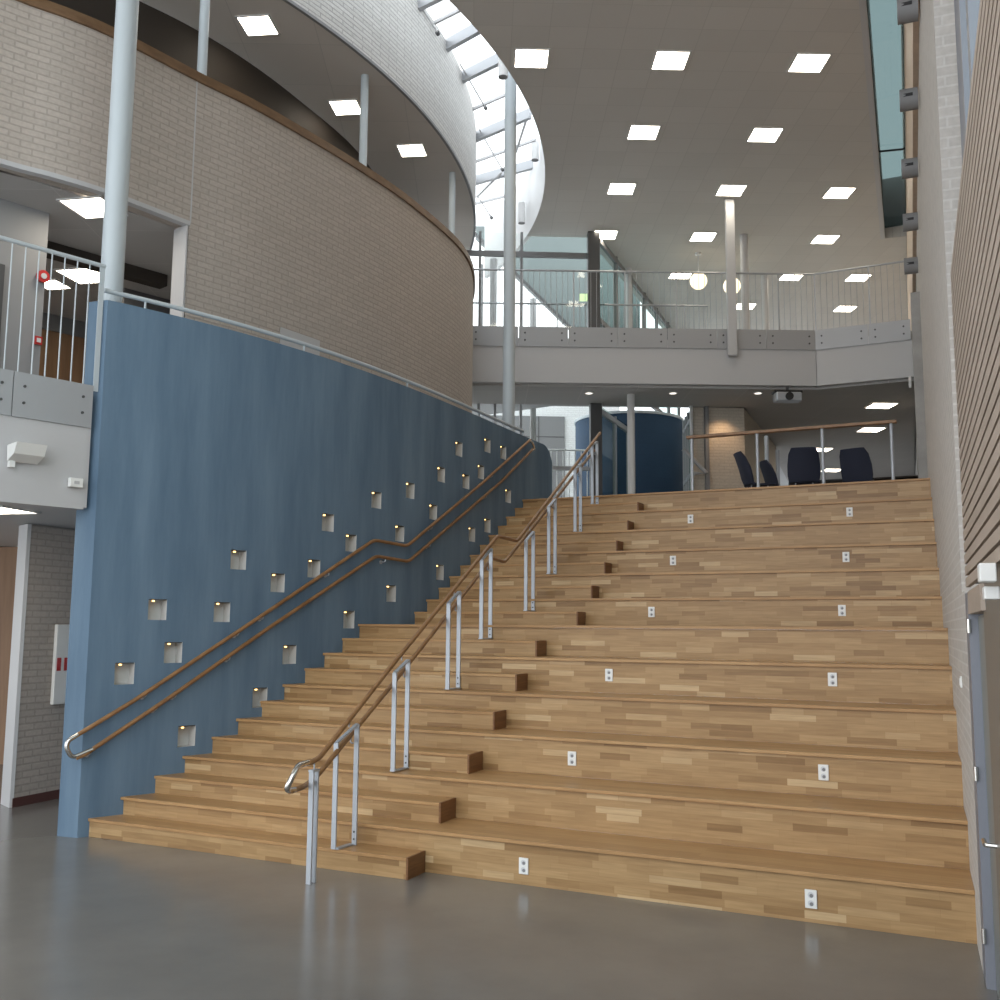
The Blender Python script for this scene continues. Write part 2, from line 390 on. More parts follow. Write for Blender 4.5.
# light grey guard rail along the top of the blue wall
gr = thing('guard_rail', 'pale grey tube rail running along the top edge of the blue wall', 'railing', (W(4)-.12, 4, top(4)))
pp = [Vector((W(y), y, top(min(y, 8.2))+.13))-nrm(y)*.12 for y in [-.1+.4*k for k in range(21)]]
obj('tube_rail', MB().tube(pp, .024, 10), STEELP, gr, smooth=True)
for k in (1, 6, 11, 16, 20):
    obj('rail_post', MB().tube([pp[k], pp[k]-Vector((0, 0, .13))], .012, 8), STEELP, gr)

# ------------------------------------------------------------------ wall handrail
up = [onwall(x, y, .085) for x, y in ((70, 739.5), (135, 700), (250, 623.5), (374, 540), (407, 546), (483, 482.5), (530, 440))]
lw = [onwall(x, y, .085) for x, y in ((76, 758), (84, 755), (166, 700), (270, 627), (376, 556), (408.5, 561.5), (503, 480), (533, 449))]
wh = thing('wall_handrail', 'double oak handrail with steel end loop fixed along the blue wall', 'handrail', up[0])
obj('upper_rail', MB().tube(rounded(up, .08), .0215, 12), RAILWOOD, wh, smooth=True)
obj('lower_rail', MB().tube(rounded(lw, .08), .0215, 12), RAILWOOD, wh, smooth=True)
e = lw[0]
lo = [up[0]+(up[1]-up[0])*.12, up[0]+(up[0]-up[1])*.03, onwall(66.5, 748, .085), onwall(72, 758, .085), lw[1]+(lw[2]-lw[1])*.1]
obj('end_loop', MB().tube(rounded(lo, .06), .0225, 12), CHROME, wh, smooth=True, label='polished steel end loop')
lo = [up[-1]-(up[-1]-up[-2])*.02, up[-1]+Vector((.0, .10, -.02)), lw[-1]+Vector((0, .06, .0)), lw[-1]-(lw[-1]-lw[-2])*.02]
obj('end_loop', MB().tube(rounded(lo, .05), .0225, 12), CHROME, wh, smooth=True)
for line in (up, lw):
    for k, fr in ((1, .1), (1, .9), (2, .6), (2, .1) , (4, .3), (5, .2), (5, .8)):
        if k+1 >= len(line): continue
        p = line[k]+(line[k+1]-line[k])*fr; nn = nrm(p.y); wpt = Vector((W(p.y), p.y, p.z-.055))
        obj('bracket', MB().tube(rounded([wpt, wpt+nn*.07, p-Vector((0, 0, .01))], .04), .008, 8), ALU, wh)
        obj('rosette', MB().tube([wpt, wpt+nn*.012], .026, 12), ALU, wh)

# ------------------------------------------------------------------ free-standing stair railing
pn = (1, .085, 0); p0 = (2.985, 0, 0)
rp = lambda x, y: onpl(x, y, p0, pn)
sr = thing('stair_railing', 'oak double handrail on paired aluminium posts running up the middle of the stairs', 'railing', (3.0, -.45, 0))
ur = [rp(300, 765), rp(313, 761.5), rp(320, 757), rp(391, 666.5), rp(497.5, 536), rp(517, 541), rp(600, 433)]
lr_ = [rp(294, 792), rp(309, 787), rp(321, 777), rp(393.5, 688), rp(495.5, 558), rp(508, 562), rp(597, 450)]
lr_ = [p+Vector((-.045, 0, 0)) for p in lr_]
obj('upper_rail', MB().tube(rounded(ur, .07), .022, 12), RAILWOOD, sr, smooth=True)
obj('lower_rail', MB().tube(rounded(lr_, .07), .022, 12), RAILWOOD, sr, smooth=True)
lo = [ur[0]+(ur[1]-ur[0])*.6, rp(298, 765.5), rp(292.5, 777), rp(290.5, 791)+Vector((-.045, 0, 0)), lr_[0]+(lr_[1]-lr_[0])*.35]
obj('end_bend', MB().tube(rounded(lo, .06), .0235, 12), CHROME, sr, smooth=True, label='polished steel end bend')
for q in (ur[2], ur[4], ur[5], lr_[4], lr_[5]):
    pass
fr = [(-.49, -.42, 0., 772, 772.5), (-.03, .19, .172, 743, 724), (ystep(5)-.285, ystep(5)-.016, .688, 673, 660), (ystep(9)-.285, ystep(9)-.016, 1.368, 603.5, 591.5),
      (ystep(12)-.285, ystep(12)-.016, 1.88, 560, 548.6), (ystep(14)-.285, ystep(14)-.016, 2.22, 540.5, 531.5), (ystep(17)-.285, ystep(17)-.016, 2.73, 506.6, 499),
      (ystep(21)-.285, ystep(21)-.016, 3.41, 469, 464), (ystep(24)-.285, ystep(24)-.016, 3.92, 445, 441.6)]
for k, (ya, yb2, z0, ta, tb) in enumerate(fr):
    xa, xb = (xrail(ya), xrail(yb2)) if k != 1 else (2.93, 2.985); za, zb2 = zat(xa, ya, ta), zat(xb, yb2, tb)
    if k == 0: zb2 = za
    for x, y, z in ((xa, ya, za), (xb, yb2, zb2)):
        obj('post', MB().box((x, y, (z0+z)/2), (.046, .016, z-z0)), ALU, sr, bevel=.002)
    if k:
        obj('base_bar', MB().box(((xa+xb)/2, (ya+yb2)/2, z0+.006), (.046, yb2-ya, .012)), ALU, sr)
        for dz in (.05, .11):
            obj('bolt', MB().tube([(xb, yb2-.008, z0+dz), (xb, yb2-.013, z0+dz)], .009, 8), DARK, sr)
        obj('top_bar', MB().beam((xa, ya, za), (xb, yb2, zb2), .04, .014), ALU, sr)
    else:
        obj('top_bar', MB().box(((xa+xb)/2, (ya+yb2)/2, za+.008), (.046, .09, .016)), ALU, sr)
    def zon(line, y):
        for a, b in zip(line, line[1:]):
            if min(a.y, b.y) <= y <= max(a.y, b.y) and abs(a.y-b.y) > 1e-4: return a+(b-a)*((y-a.y)/(b.y-a.y))
        return min(line, key=lambda p: abs(p.y-y))
    for line, y in ((ur, (ya+yb2)/2), (lr_, yb2)):
        c = zon(line, y)
        tp = Vector((xrail(y), y, min(c.z-.06, zb2))) if line is ur else Vector((xrail(y)-.022, y, c.z-.07))
        obj('bracket', MB().tube(rounded([tp, Vector((c.x, y, tp.z)), c-Vector((0, 0, .015))], .03), .007, 8), ALU, sr)

# ------------------------------------------------------------------ brick wall on the bleacher side
YN = .08
crv = [(xr(y), y) for y in (YN, 3, 8.6, 11.3)]
mb = MB().sheet([Vector(c) for c in crv], 0, 8.2, .3, -1)
mb.sheet([Vector((xr(y), y)) for y in (-.3, YN-.001)], 0, 2.26, .114, -1)
struct('wall_right', mb, BRICKR)
crv = [Vector((xr(y)-.06, y)) for y in (-9, YN, 8.6, 14, 24, 45)]
struct('wall_upper_right', MB().sheet(crv, 8.2, 13.4, .3, -1), WOODP)
crv = [Vector((xr(y), y)) for y in (11.3, 20, 45)]
struct('wall_back_right', MB().sheet(crv, 4.0, 8.2, .3, -1), CONC)
struct('trim_1', MB().prism([(xr(9.2)-.13, 9.2), (xr(9.2), 9.2), (xr(9.8), 9.8), (xr(9.8)-.13, 9.8)], 4.08, 7.2), CONC)
for k, (x, y) in enumerate(((912, 8), (911.5, 98), (912.5, 167), (913, 221), (914, 265))):
    P = onpl(918, y, (7.788-.02, 0, 0), (1, .08, 0)); ax = Vector((-1, -.08, 0)).normalized()
    P.x = xr(P.y)-.02
    t = thing('wall_lamp', 'grey cylinder wall lamp, %s in the row along the wood panelling' % ('nearest and largest', 'second', 'third', 'fourth', 'fifth, deepest and smallest')[k], 'wall lamp', P, 'grey cylinder lamps along the wood panelling')
    L = .2*(CAM-P).length/11.
    L = .19
    obj('lamp_body', MB().tube([P, P+ax*L], .12, 20), MID, t, smooth=True)
    obj('lamp_slot', MB().box(P+ax*(L*.55)+Vector((0, -.115, .0)), (.12, .012, .035)), BLACK, t)
# window band, door and slatted cladding nearer the camera
def rw(y, z, off=0.): return Vector((xr(y)+off, y, z))
def slab(y0, y1, z0, z1, o0, o1):
    return MB().prism([(xr(y0)+o0, y0), (xr(y0)+o1, y0), (xr(y1)+o1, y1), (xr(y1)+o0, y1)], z0, z1)
wn = struct('window_1', slab(.05, -.42, 4.2, 8.19, .13, .24), FRAMEB)
mbf = MB()
for a, b in ((-.66, -.76), (-1.25, -1.4), (-3.2, -3.35), (-5.2, -5.35), (-7.2, -7.35)):
    obj('mullion', slab(a, b, 4.22, 8.19, .11, .24), FRAMEB, wn)
obj('sill', slab(-.53, -9, 4.2, 4.3, .1, .24), FRAMEB, wn)
obj('pane', slab(-.53, -9, 4.3, 8.19, .19, .2), GLASSG, wn)
cl = thing('slatted_wall_panel', 'greige horizontal wood slat cladding above the door beside the brick wall', 'wall panel', rw(-.6, 2.27))
obj('backing', slab(-.58, -9, 2.29, 4.18, .02, .11), BLACK, cl)
mb = MB(); z = 2.27
while z < 4.17:
    mb.prism([(xr(-.56)-.005, -.56), (xr(-.56)+.02, -.56), (xr(-9)+.02, -9), (xr(-9)-.005, -9)], z, z+.052); z += .07
obj('slats', mb, SLAT, cl)
dr = struct('door_1', slab(-.62, -1.62, .01, 2.1, .05, .1), flat('grey_green_door_leaf', (.20, .225, .225), .35))
obj('door_frame', slab(-.31, -.60, 0, 2.24, .0, .12), FRAMEB, dr, label='blue grey door jamb')
obj('door_head', slab(-.61, -1.8, 2.11, 2.24, .0, .12), SLAT, dr)
for z in (.25, 1.15, 2.0):
    obj('hinge', MB().tube([rw(-.61, z, -.0), rw(-.61, z+.08, -.0)], .012, 8), CHROME, dr)
obj('handle', MB().tube(rounded([rw(-1.75, 1.0, .05), rw(-1.75, 1.0, -.03), rw(-1.62, 1.0, -.03)], .02), .011, 8), CHROME, dr)
struct('wall_front_right', slab(-1.63, -9, 0, 2.27, .02, .2), flat('dark_glazed_wall', (.16, .15, .135), .4))
P = onpl(987, 573, (7.788-.04, 0, 0), (1, .08, 0))
t = thing('door_closer', 'white box door closer above the door under the slatted panel', 'door closer', P)
obj('closer_body', MB().box(P, (.06, .12, .07), rz=.08), PLASTIC, t, bevel=.005)
obj('closer_cover', MB().box(P+Vector((.01, .05, -.075)), (.055, .10, .05), rz=.08), PLASTIC, t, bevel=.005)
P = onpl(962, 682, (7.788, 0, 0), (1, .08, 0)); P.x = xr(P.y)-.006
t = thing('light_switch', 'small white switch on the brick wall by the door frame', 'switch', P)
obj('switch_plate', MB().box(P, (.012, .08, .08), rz=.08), PLASTIC, t, bevel=.004)
obj('rocker', MB().box(P+Vector((-.008, 0, 0)), (.006, .04, .05), rz=.08), PLASTIC, t)
struct('wall_end_right', MB().prism([(xr(0)+.301, -.3), (14, -.3), (14, .2), (xr(.2)+.301, .2)], 0, 8.2), BRICKR)
struct('trim_10', slab(.07, -.60, 0, 4.19, .115, .3), BRICKR)

# ------------------------------------------------------------------ brick drum, first floor
cap_pts = [(-6.2, -8), (-4.1, -5), (-2.55, -2.5), (-1.88, -1.2), (-1.48, -.17), (-1.28, .25), (-1.09, .82), (-.88, 1.98), (-.71, 2.74), (-.59, 3.67), (-.48, 4.93), (-.45, 6.46), (-.68, 8.62), (-1.38, 10.4), (-2.4, 11.9), (-4.0, 13.3), (-6.5, 14.5)]
drum = catmull([Vector(p) for p in cap_pts], 7)
JY = 1.93
ia = [p for p in drum if p.y <= JY]; ib = [p for p in drum if p.y > JY]
xj = None
for a, b in zip(drum, drum[1:]):
    if a.y <= JY < b.y: xj = a+(b-a)*((JY-a.y)/(b.y-a.y))
mb = MB().sheet(ia+[xj], 7.0, 8.95, .3, 1)
L0 = sum((b-a).length for a, b in zip(ia+[xj], (ia+[xj])[1:]))
mb.sheet([xj]+ib, 4.0, 8.95, .3, 1, uv0=L0)
dw = struct('wall_drum', mb, BRICK)
obj('joint', MB().sheet([xj+Vector((.003, .0)), xj+Vector((.0075, .018))], 7.0, 8.94, .004, 1), GREYW, dw)
obj('lintel', MB().sheet([p+Vector((.012, 0)) for p in ia+[xj]], 6.965, 7.02, .1, 1), GREYW, dw)
obj('jamb', MB().sheet([xj+Vector((-.01, -.012)), xj+Vector((-.31, .078))], 4.1, 6.98, .02, 1), GREYW, dw)
def offc(crv, o):
    out = []
    for k in range(len(crv)):
        d = (crv[min(k+1, len(crv)-1)]-crv[max(k-1, 0)]).normalized(); out.append(crv[k]+Vector((d.y, -d.x))*o)
    return out
struct('trim_2', MB().sheet(offc(drum, .035), 8.88, 9.0, .38, 1), CAPWOOD)
# gallery on top of the drum
gal_out = offc(drum, -.3)
struct('floor_gallery', MB().prism([(p.x, p.y) for p in gal_out]+[(-9, 14.5), (-9, -8)], 7.9, 8.16), MID)
gb = catmull([Vector(p) for p in ((-6.5, -5), (-4.3, -1), (-3.3, 1.2), (-2.81, 2.71), (-2.58, 3.59), (-2.45, 4.7), (-2.46, 6.01), (-2.63, 7.98), (-3.3, 10), (-4.8, 11.8))], 5)
struct('wall_gallery', MB().sheet(gb, 8.16, 10.98, .15, 1), DKWALL)
C2, R2 = Vector((-13.93, 5.9)), 13.22
C3, R3 = Vector((-12.1, 5.97)), 13.05
arc2 = [C2+Vector((cos(a), sin(a)))*R2 for a in [radians(-74+148*k/90) for k in range(91)]]
struct('ceiling_gallery', MB().prism([(p.x, p.y) for p in offc(arc2, -.02)], 11.02, 11.2), CEILG)
w2 = struct('wall_upper_drum', MB().sheet(arc2, 11.03, 13.0, .28, 1), BRICKW)
obj('edge_trim', MB().sheet(offc(arc2, .012), 11.0, 11.05, .05, 1), MID, w2)
def inset(px, py, o):
    d = ray(px, py); c = offc(drum, o)
    for a, b in zip(c, c[1:]):
        m = (b-a); den = d.x*m.y-d.y*m.x
        if abs(den) < 1e-9: continue
        t = ((a.x-CAM.x)*m.y-(a.y-CAM.y)*m.x)/den; u = ((a.x-CAM.x)*d.y-(a.y-CAM.y)*d.x)/den
        if 0 <= u < 1 and t > 0: return CAM+d*t
gc = ((202.5, None, 'nearest the tall left column'), (365, 76, 'middle of the three'), (452.5, 173, 'farthest along the curve'))
for x, y, w in gc:
    P = onz(x, y, 11.02) if y else inset(x, 57, -.45)
    tag(obj('gallery_column', MB().cyl(P.x, P.y, 8.16, 11.02, .065, 18), STEELP, org=(P.x, P.y, 8.16), smooth=True),
        'thin white column between brown parapet and gallery ceiling, %s' % w, 'column', 'thin columns of the curved gallery')

# square lights --------------------------------------------------------------
def square_light(P, label, group, s=.54, ang=-GRID, name='ceiling_light'):
    t = thing(name, label, 'ceiling light', P, group)
    mb = MB()
    for dx, dy, a, b in ((0, .5, 1.0, .03), (0, -.5, 1.0, .03), (.5, 0, .03, 1.0), (-.5, 0, .03, 1.0)):
        mb.box(P+Vector((dx*s*cos(ang)-dy*s*sin(ang), dx*s*sin(ang)+dy*s*cos(ang), -.008)), (a*s+.03 if a == 1. else .03, b*s if b == 1. else .03, .016), rz=ang)
    obj('frame', mb, WHITE, t)
    obj('diffuser', MB().box(P+Vector((0, 0, -.004)), (s-.03, s-.03, .006), rz=ang), LAMP, t)
    return t
for (x, y), w in zip(((258, 25), (346, 107), (412, 150)), ('nearest, beside the first thin column', 'partly behind the middle thin column', 'farthest along the curve')):
    square_light(onz(x, y, 11.02)-Vector((0, 0, .002)), 'square light in the curved gallery ceiling, %s' % w, 'gallery ceiling lights', .5, radians(20))

# room behind the opening in the drum ------------------------------------------------
tt = Vector((.265, .964, 0)); nl = Vector((-.964, .265, 0)); S0 = Vector((-1.2, .6, 0))
def inroom(x, y, d): return onpl(x, y, S0+nl*d, nl)
def rbox(a, b, z0, z1, d0, d1):  # a,b along tt from S0, depth d0..d1
    q = [S0+tt*a+nl*d0, S0+tt*b+nl*d0, S0+tt*b+nl*d1, S0+tt*a+nl*d1]
    return MB().prism([(p.x, p.y) for p in q], z0, z1)
def along(x, y, d): return (inroom(x, y, d)-S0).dot(tt)
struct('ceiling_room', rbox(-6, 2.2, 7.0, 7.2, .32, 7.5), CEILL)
struct('floor_upper', MB().prism([(-8, -8), (-1.92, -7.0), (-.03, -.16), (-.24, .02), (.2, 2), (.6, 4), (.75, 7), (.80, 8.79), (.6, 13.5), (-12, 13.5)], 3.15, 4.05), GREYW)
a47 = along(47, 250, 1.1)
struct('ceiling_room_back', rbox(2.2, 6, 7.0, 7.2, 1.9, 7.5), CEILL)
struct('wall_room_end', rbox(5.9, 6, 4.05, 7.0, 2.2, 5.2), MID)
struct('wall_room_front', rbox(-6, a47, 4.05, 7.0, 1.1, 1.2), flat('grey_partition', (.27, .27, .275), .6))
a178 = along(125, 280, 3.0)
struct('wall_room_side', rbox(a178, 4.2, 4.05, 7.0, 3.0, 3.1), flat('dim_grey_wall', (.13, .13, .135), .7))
zb_ = inroom(80, 262, 2.0).z
struct('trim_3', rbox(a47+.0, 2.2, zb_, 7.0, 2.0, 2.2), DKWALL)
struct('wall_room_back', rbox(-6, 6, 4.05, 7.0, 5.2, 5.3), BROWN)
z1_, z2_ = inroom(70, 335, 5.19).z, inroom(70, 306, 5.19).z
struct('trim_4', rbox(-6, 6, z1_, z2_, 5.14, 5.2), MID)
dd = struct('door_2', rbox(along(0, 300, 1.08)-.9, along(2, 300, 1.08), 4.06, 6.2, 1.06, 1.1), DARK)
square_light(onz(93, 207, 7.0)-Vector((0, 0, .002)), 'square ceiling light just inside the opening behind the tall left column', 'lights in the room behind the balcony', .56, radians(15))
square_light(onz(86, 275, 7.0)-Vector((0, 0, .002)), 'brighter square ceiling light deeper in the room behind balcony bars', 'lights in the room behind the balcony', .6, radians(15))
square_light(onz(52, 284, 7.0)-Vector((0, 0, .002)), 'small far ceiling light beside the red alarm sounder', 'lights in the room behind the balcony', .4, radians(15))
P = inroom(42, 277, 1.08)
t = thing('alarm_sounder', 'round red fire alarm sounder on the pale wall behind the balcony', 'fire alarm', P)
obj('sounder_ring', MB().tube([P, P-nl*.05], .075, 18), RED, t); obj('sounder_grille', MB().tube([P-nl*.05, P-nl*.06], .035, 14), GREYW, t)
P = inroom(37, 341, 1.08)
t = thing('alarm_call_point', 'small red call point box below the alarm sounder', 'fire alarm', P)
obj('call_box', MB().box(P-nl*.025, (.05, .09, .1), rz=atan2(nl.y, nl.x)), RED, t, bevel=.004); obj('call_glass', MB().box(P-nl*.052, (.006, .05, .05), rz=atan2(nl.y, nl.x)), WHITE, t)

pa, pb = inset(281, 327, .012), inset(320, 341, .012); za_, zb2_ = 0, 0
za_ = zat(pa.x, pa.y, 327)
tag(obj('access_panel', MB().sheet([Vector((pa.x, pa.y)), Vector((pb.x, pb.y))], za_-.45, za_, .012, 1), GREYW, org=(pa.x, pa.y, za_-.45)), 'pale rectangular plate on the curved brick wall just above the blue wall', 'wall panel')
# tall columns ------------------------------------------------------------------------
P = dep(113.5, 250, 11.0)
tag(obj('column', MB().cyl(P.x, P.y, 4.05, 13.0, .12, 28), STEELP, org=(P.x, P.y, 4.05), smooth=True), 'tall thick pale column rising behind the blue wall beside the balcony', 'column')
P = dep(508.5, 420, 18.0)
tag(obj('column', MB().cyl(P.x, P.y, 4.05, 12.6, .107, 28), STEELP, org=(P.x, P.y, 4.05), smooth=True), 'tall white column rising behind the far end of the blue wall into the skylight', 'column')

# ------------------------------------------------------------------ left balcony
bd = Vector((-.27, -.963, 0)).normalized(); bn = Vector((.963, -.27, 0)).normalized(); B0 = Vector((.0, -.15, 0))
def bp(s, z, o=0.): p = B0+bd*s+bn*o; return Vector((p.x, p.y, z))
def bbox(s0, s1, z0, z1, o0, o1):
    q = [bp(s0, 0, o0), bp(s1, 0, o0), bp(s1, 0, o1), bp(s0, 0, o1)]; return MB().prism([(p.x, p.y) for p in q], z0, z1)
bal = thing('balcony', 'pale grey balcony front with bolted steel edge plates beside the blue wall', 'balcony', bp(1, 3.13))
obj('fascia', bbox(.05, 7, 3.13, 4.3, -.14, -.02), GREYW, bal)
for k, (s0, s1) in enumerate(((.03, .80), (.81, 1.58), (1.59, 2.4), (2.41, 3.2))):
    pl_ = obj('edge_plate', bbox(s0, s1, 3.94, 4.37, -.018, .0), PLATE, bal)
    for s in (s0+.10, s1-.10):
        for z in (4.08, 4.24):
            p = bp(s, z); obj('bolt', MB().tube([p, p+bn*.012], .014, 8), DARK, pl_)
rb = thing('balcony_railing', 'pale steel balcony railing of upright bars beside the blue wall', 'railing', bp(1, 4.37))
obj('top_rail', MB().tube([bp(-.03, 5.62, -.02), bp(6, 5.62, -.02)], .022, 10), STEELP, rb)
obj('end_post', MB().box((bp(.0, 0, -.02).x, bp(0, 0, -.02).y, 4.97), (.05, .014, 1.3), rz=1.3), STEELP, rb)
for k in range(28):
    s = .13+.127*k; p = bp(s, 0, -.02); obj('baluster', MB().tube([(p.x, p.y, 4.3), (p.x, p.y, 5.61)], .0075, 6), STEELP, rb)
P = onpl(22, 455, bp(0, 0), bn)
t = thing('speaker', 'white wedge-shaped speaker on the balcony front', 'speaker', P)
mb = MB(); X, Z = bd, Vector((0, 0, 1))
prof = [(0, .09), (.02, -.09), (.20, -.02), (.27, .10)]
i0 = mb.pts([P-X*.14+bn*o*.8+Z*z*.85 for o, z in prof]); i1 = mb.pts([P+X*.14+bn*o*.8+Z*z*.85 for o, z in prof])
mb.face(i0); mb.face(i1[::-1])
for k in range(4): mb.face([i0[k], i1[k], i1[(k+1) % 4], i0[(k+1) % 4]])
obj('speaker_cabinet', mb, PLASTIC, t)
obj('speaker_bracket', MB().box(P+X*.1-Z*.10+bn*.02, (.05, .05, .06), rz=atan2(bn.y, bn.x)), PLASTIC, t)
P = onpl(74.5, 483, bp(0, 0), bn)
t = thing('sensor_box', 'small white detector box on the balcony front near the blue wall', 'detector', P)
obj('sensor_case', MB().box(P+bn*.02, (.06, .13, .09), rz=atan2(bn.y, bn.x)), PLASTIC, t, bevel=.006); obj('sensor_lens', MB().box(P+bn*.052, (.006, .05, .03), rz=atan2(bn.y, bn.x)), GREYW, t)
P = onz(0, 511, 3.13)
square_light(Vector((P.x-.05, P.y, 3.148)), 'square light under the balcony above the ground floor passage', 'passage ceiling light', .56, radians(15))

# ground floor pier, passage wall
struct('wall_pier', MB().prism([(-1.9, .70), (-1.98, 1.5), (-2.3, 5), (-3.2, 5), (-2.2, .82)], .1, 3.14), BRICK)
struct('baseboard_left', MB().prism([(-1.88, .70), (-1.96, 1.5), (-2.28, 5), (-3.2, 5), (-2.2, .83)], 0, .1), REDBR)
struct('trim_5', MB().prism([(-1.905, .68), (-2.2, .80), (-2.2, .86), (-1.89, .72)], 0, 3.14), GREYW)
struct('wall_passage', MB().prism([(-9, 1.6), (-4, 3.4), (-4, 3.6), (-9, 1.8)], 0, 3.14), BROWN)
P = onpl(60, 664, (-1.90, .70, 0), (.995, .10, 0))
t = thing('hose_cabinet', 'white fire hose cabinet with red marks on the brick pier', 'cabinet', P)
rz = atan2(.10, .995)
obj('cabinet_box', MB().box(P+Vector((.025, .12, 0)), (.05, .50, .92), rz=rz), PLASTIC, t, bevel=.008)
for dy in (-.075, .035): obj('red_mark', MB().box(P+Vector((.052+.1*(.12-dy), dy, .0)), (.006, .06, .15), rz=rz), RED, t)

# ------------------------------------------------------------------ main ceiling with skylight
AE = 39.
arc3 = [C3+Vector((cos(a), sin(a)))*R3 for a in [radians(-84+(84+AE)*k/90) for k in range(91)]]
_g0, _g1 = onz(475, 404, 7.2), onz(590, 406, 7.2)
_gk = Vector((-(_g1-_g0).y, (_g1-_g0).x, 0)).normalized()
_g1 = onpl(600, 450, _g0+_gk*.05, _gk)
SLX = lambda y: 6.57-.0761*(y-7.91)
poly = [(p.x, p.y) for p in arc3]+[(_g1.x-.3, _g1.y), (_g1.x-.3-.08*30, _g1.y+30), (xr(46), 46), (xr(18.05)-.06, 18.05), (SLX(18.0), 18.0), (SLX(-10), -10), (arc3[0].x, -10)]
struct('ceiling', MB().prism(poly, ZC, ZC+.25), CEIL)
struct('trim_6', MB().prism([(SLX(-10)-.1, -10), (SLX(-10), -10), (SLX(18), 18), (SLX(18)-.1, 18)], ZC-.015, ZC+.3), GREYW)
struct('trim_7', MB().prism([(SLX(-10)-.02, -10), (SLX(-10), -10), (SLX(18), 18), (SLX(18)-.02, 18)], ZC+.25, 12.9), GREYW)
struct('trim_8', MB().prism([(SLX(18), 18), (SLX(18), 18.05), (xr(18.05)-.06, 18.05), (xr(18)-.06, 18)], ZC+.25, 12.9), GREYW)
struct('window_2', MB().prism([(SLX(-10), -10), (xr(-10)-.06, -10), (xr(18)-.06, 18.0), (SLX(18), 18.0)], 11.66, 11.68), TEAL)
P = onz(885, 192, 12.5)
tag(obj('cable', MB().tube([(SLX(13.6), 13.6, 11.6), (xr(13.7)-.1, 13.7, 11.6), (xr(13.75)-.08, 13.75, 11.65)], .02, 6), BLACK, org=(SLX(13.6), 13.6, 11.6)), 'thin black cable crossing the teal glazed slot', 'cable')
# upstand ring, glass, members
arcU = [C3+Vector((cos(a), sin(a)))*(R3-.008) for a in [radians(-78+(78+AE+14)*k/90) for k in range(91)]]
struct('trim_9', MB().sheet(arcU, ZC+.003, 13.1, .1, -1), WHITEB)
ang = [radians(-78+(78+AE+14)*k/60) for k in range(61)]
def e2(a):  # point on the drum edge facing ring point a
    p = C3+Vector((cos(a), sin(a)))*R3; d = (p-C2).normalized(); return C2+d*R2
mb = MB(); A = mb.pts([(*e2(a), 13.06) for a in ang]); B = mb.pts([(*(C3+Vector((cos(a), sin(a)))*(R3+.1)), 13.06) for a in ang])
for k in range(60): mb.face([A[k], B[k], B[k+1], A[k+1]])
sw = struct('window_3', mb, SKYGL)
for th, x0, y0, x1, y1 in ((1, 420, 4, 446, -9), (0, 436, 22, 464, 8), (1, 446, 46, 478, 28), (1, 463, 77, 499, 59), (0, 473, 109, 512, 92), (1, 476, 137, 527, 115),
        (0, 477, 161, 532, 141), (1, 477, 180, 534, 164), (0, 478, 203, 530, 190)):
    p, q = onz(x0, y0, 12.93), onz(x1, y1, 12.93)
    obj('rafter', MB().beam(p+(p-q)*.06, q+(q-p)*.06, .10 if th else .05, .22 if th else .06), PLATE if th else GREYW, sw)
for (x0, y0, x1, y1) in ((417, 0, 437, 32), (460, 64, 485, 107), (479, 129, 502, 169), (477, 195, 491, 217)):
    q = onz(x1, y1, 12.75); p = onz(x0, y0, 12.95)
    obj('rod', MB().tube([p, q], .018, 6), GREYW, sw); obj('rod_end', MB().tube([q, q+(q-p).normalized()*.06], .04, 8), DARK, sw)
for (x0, y0, x1, y1) in ((502, 172, 477, 197), (526, 121, 516, 152)):
    obj('strut', MB().tube([onz(x0, y0, 12.85), onz(x1, y1, 12.85)], .03, 8), GREYW, sw)
def ringp(px, py, rr, far):
    d = ray(px, py); o = Vector((CAM.x-C3.x, CAM.y-C3.y)); a = d.x**2+d.y**2; b = 2*(o.x*d.x+o.y*d.y); c = o.length_squared-rr*rr
    s = sqrt(max(0, b*b-4*a*c)); return CAM+d*((-b+(s if far else -s))/2/a)
for x, y, far, w in ((503, 77, False, 'nearest, above the tall column'), (535, 160, True, 'middle of the ring edge'), (521.5, 223, True, 'farthest and lowest in view')):
    P = ringp(x, y, R3-.13, far)
    if not far: P = onz(x, y, 11.55)
    z0 = P.z; t = thing('ring_downlight', 'white cylinder downlight on the skylight ring, %s' % w, 'downlight', (P.x, P.y, z0), 'cylinder downlights of the skylight ring')
    obj('lamp_housing', MB().cyl(P.x, P.y, z0, z0+.5, .085, 16), WHITEB, t, smooth=True); obj('lamp_rim', MB().cyl(P.x, P.y, z0-.01, z0, .08, 16), MID, t)

ML = [((531.5, 58), 'first from the skylight in the nearest row'), ((670.5, 60), 'middle of the nearest row'), ((809, 62.5), 'in the nearest row beside the teal slot'),
      ((643.5, 132), 'second row, on the skylight side'), ((765, 134.5), 'second row, on the teal slot side'), ((621.5, 188.5), 'third row, nearest the skylight'),
      ((731, 190), 'third row, half hidden by the hanging column'), ((839, 192.5), 'third row, beside the teal slot'), ((605, 234.5), 'fourth row, above the dark glazing post'),
      ((703, 236.5), 'fourth row, above the round pendants'), ((825, 239), 'fourth row, near the wood panelling'), ((680.5, 274.8), 'seen through the bridge railing beside the round pendant'),
      ((791.5, 276.5), 'seen through the railing between the bridge columns and the corner'), ((858, 277.5), 'seen through the angled part of the bridge railing, upper one'), ((845, 308.5), 'lowest, just above the angled bridge edge'), ((745, 306), 'low, behind the two bridge columns')]
for (x, y), w in ML:
    square_light(onz(x, y, ZC)-Vector((0, 0, .002)), 'bright square ceiling light, %s' % w, 'square lights in the high ceiling', .56)

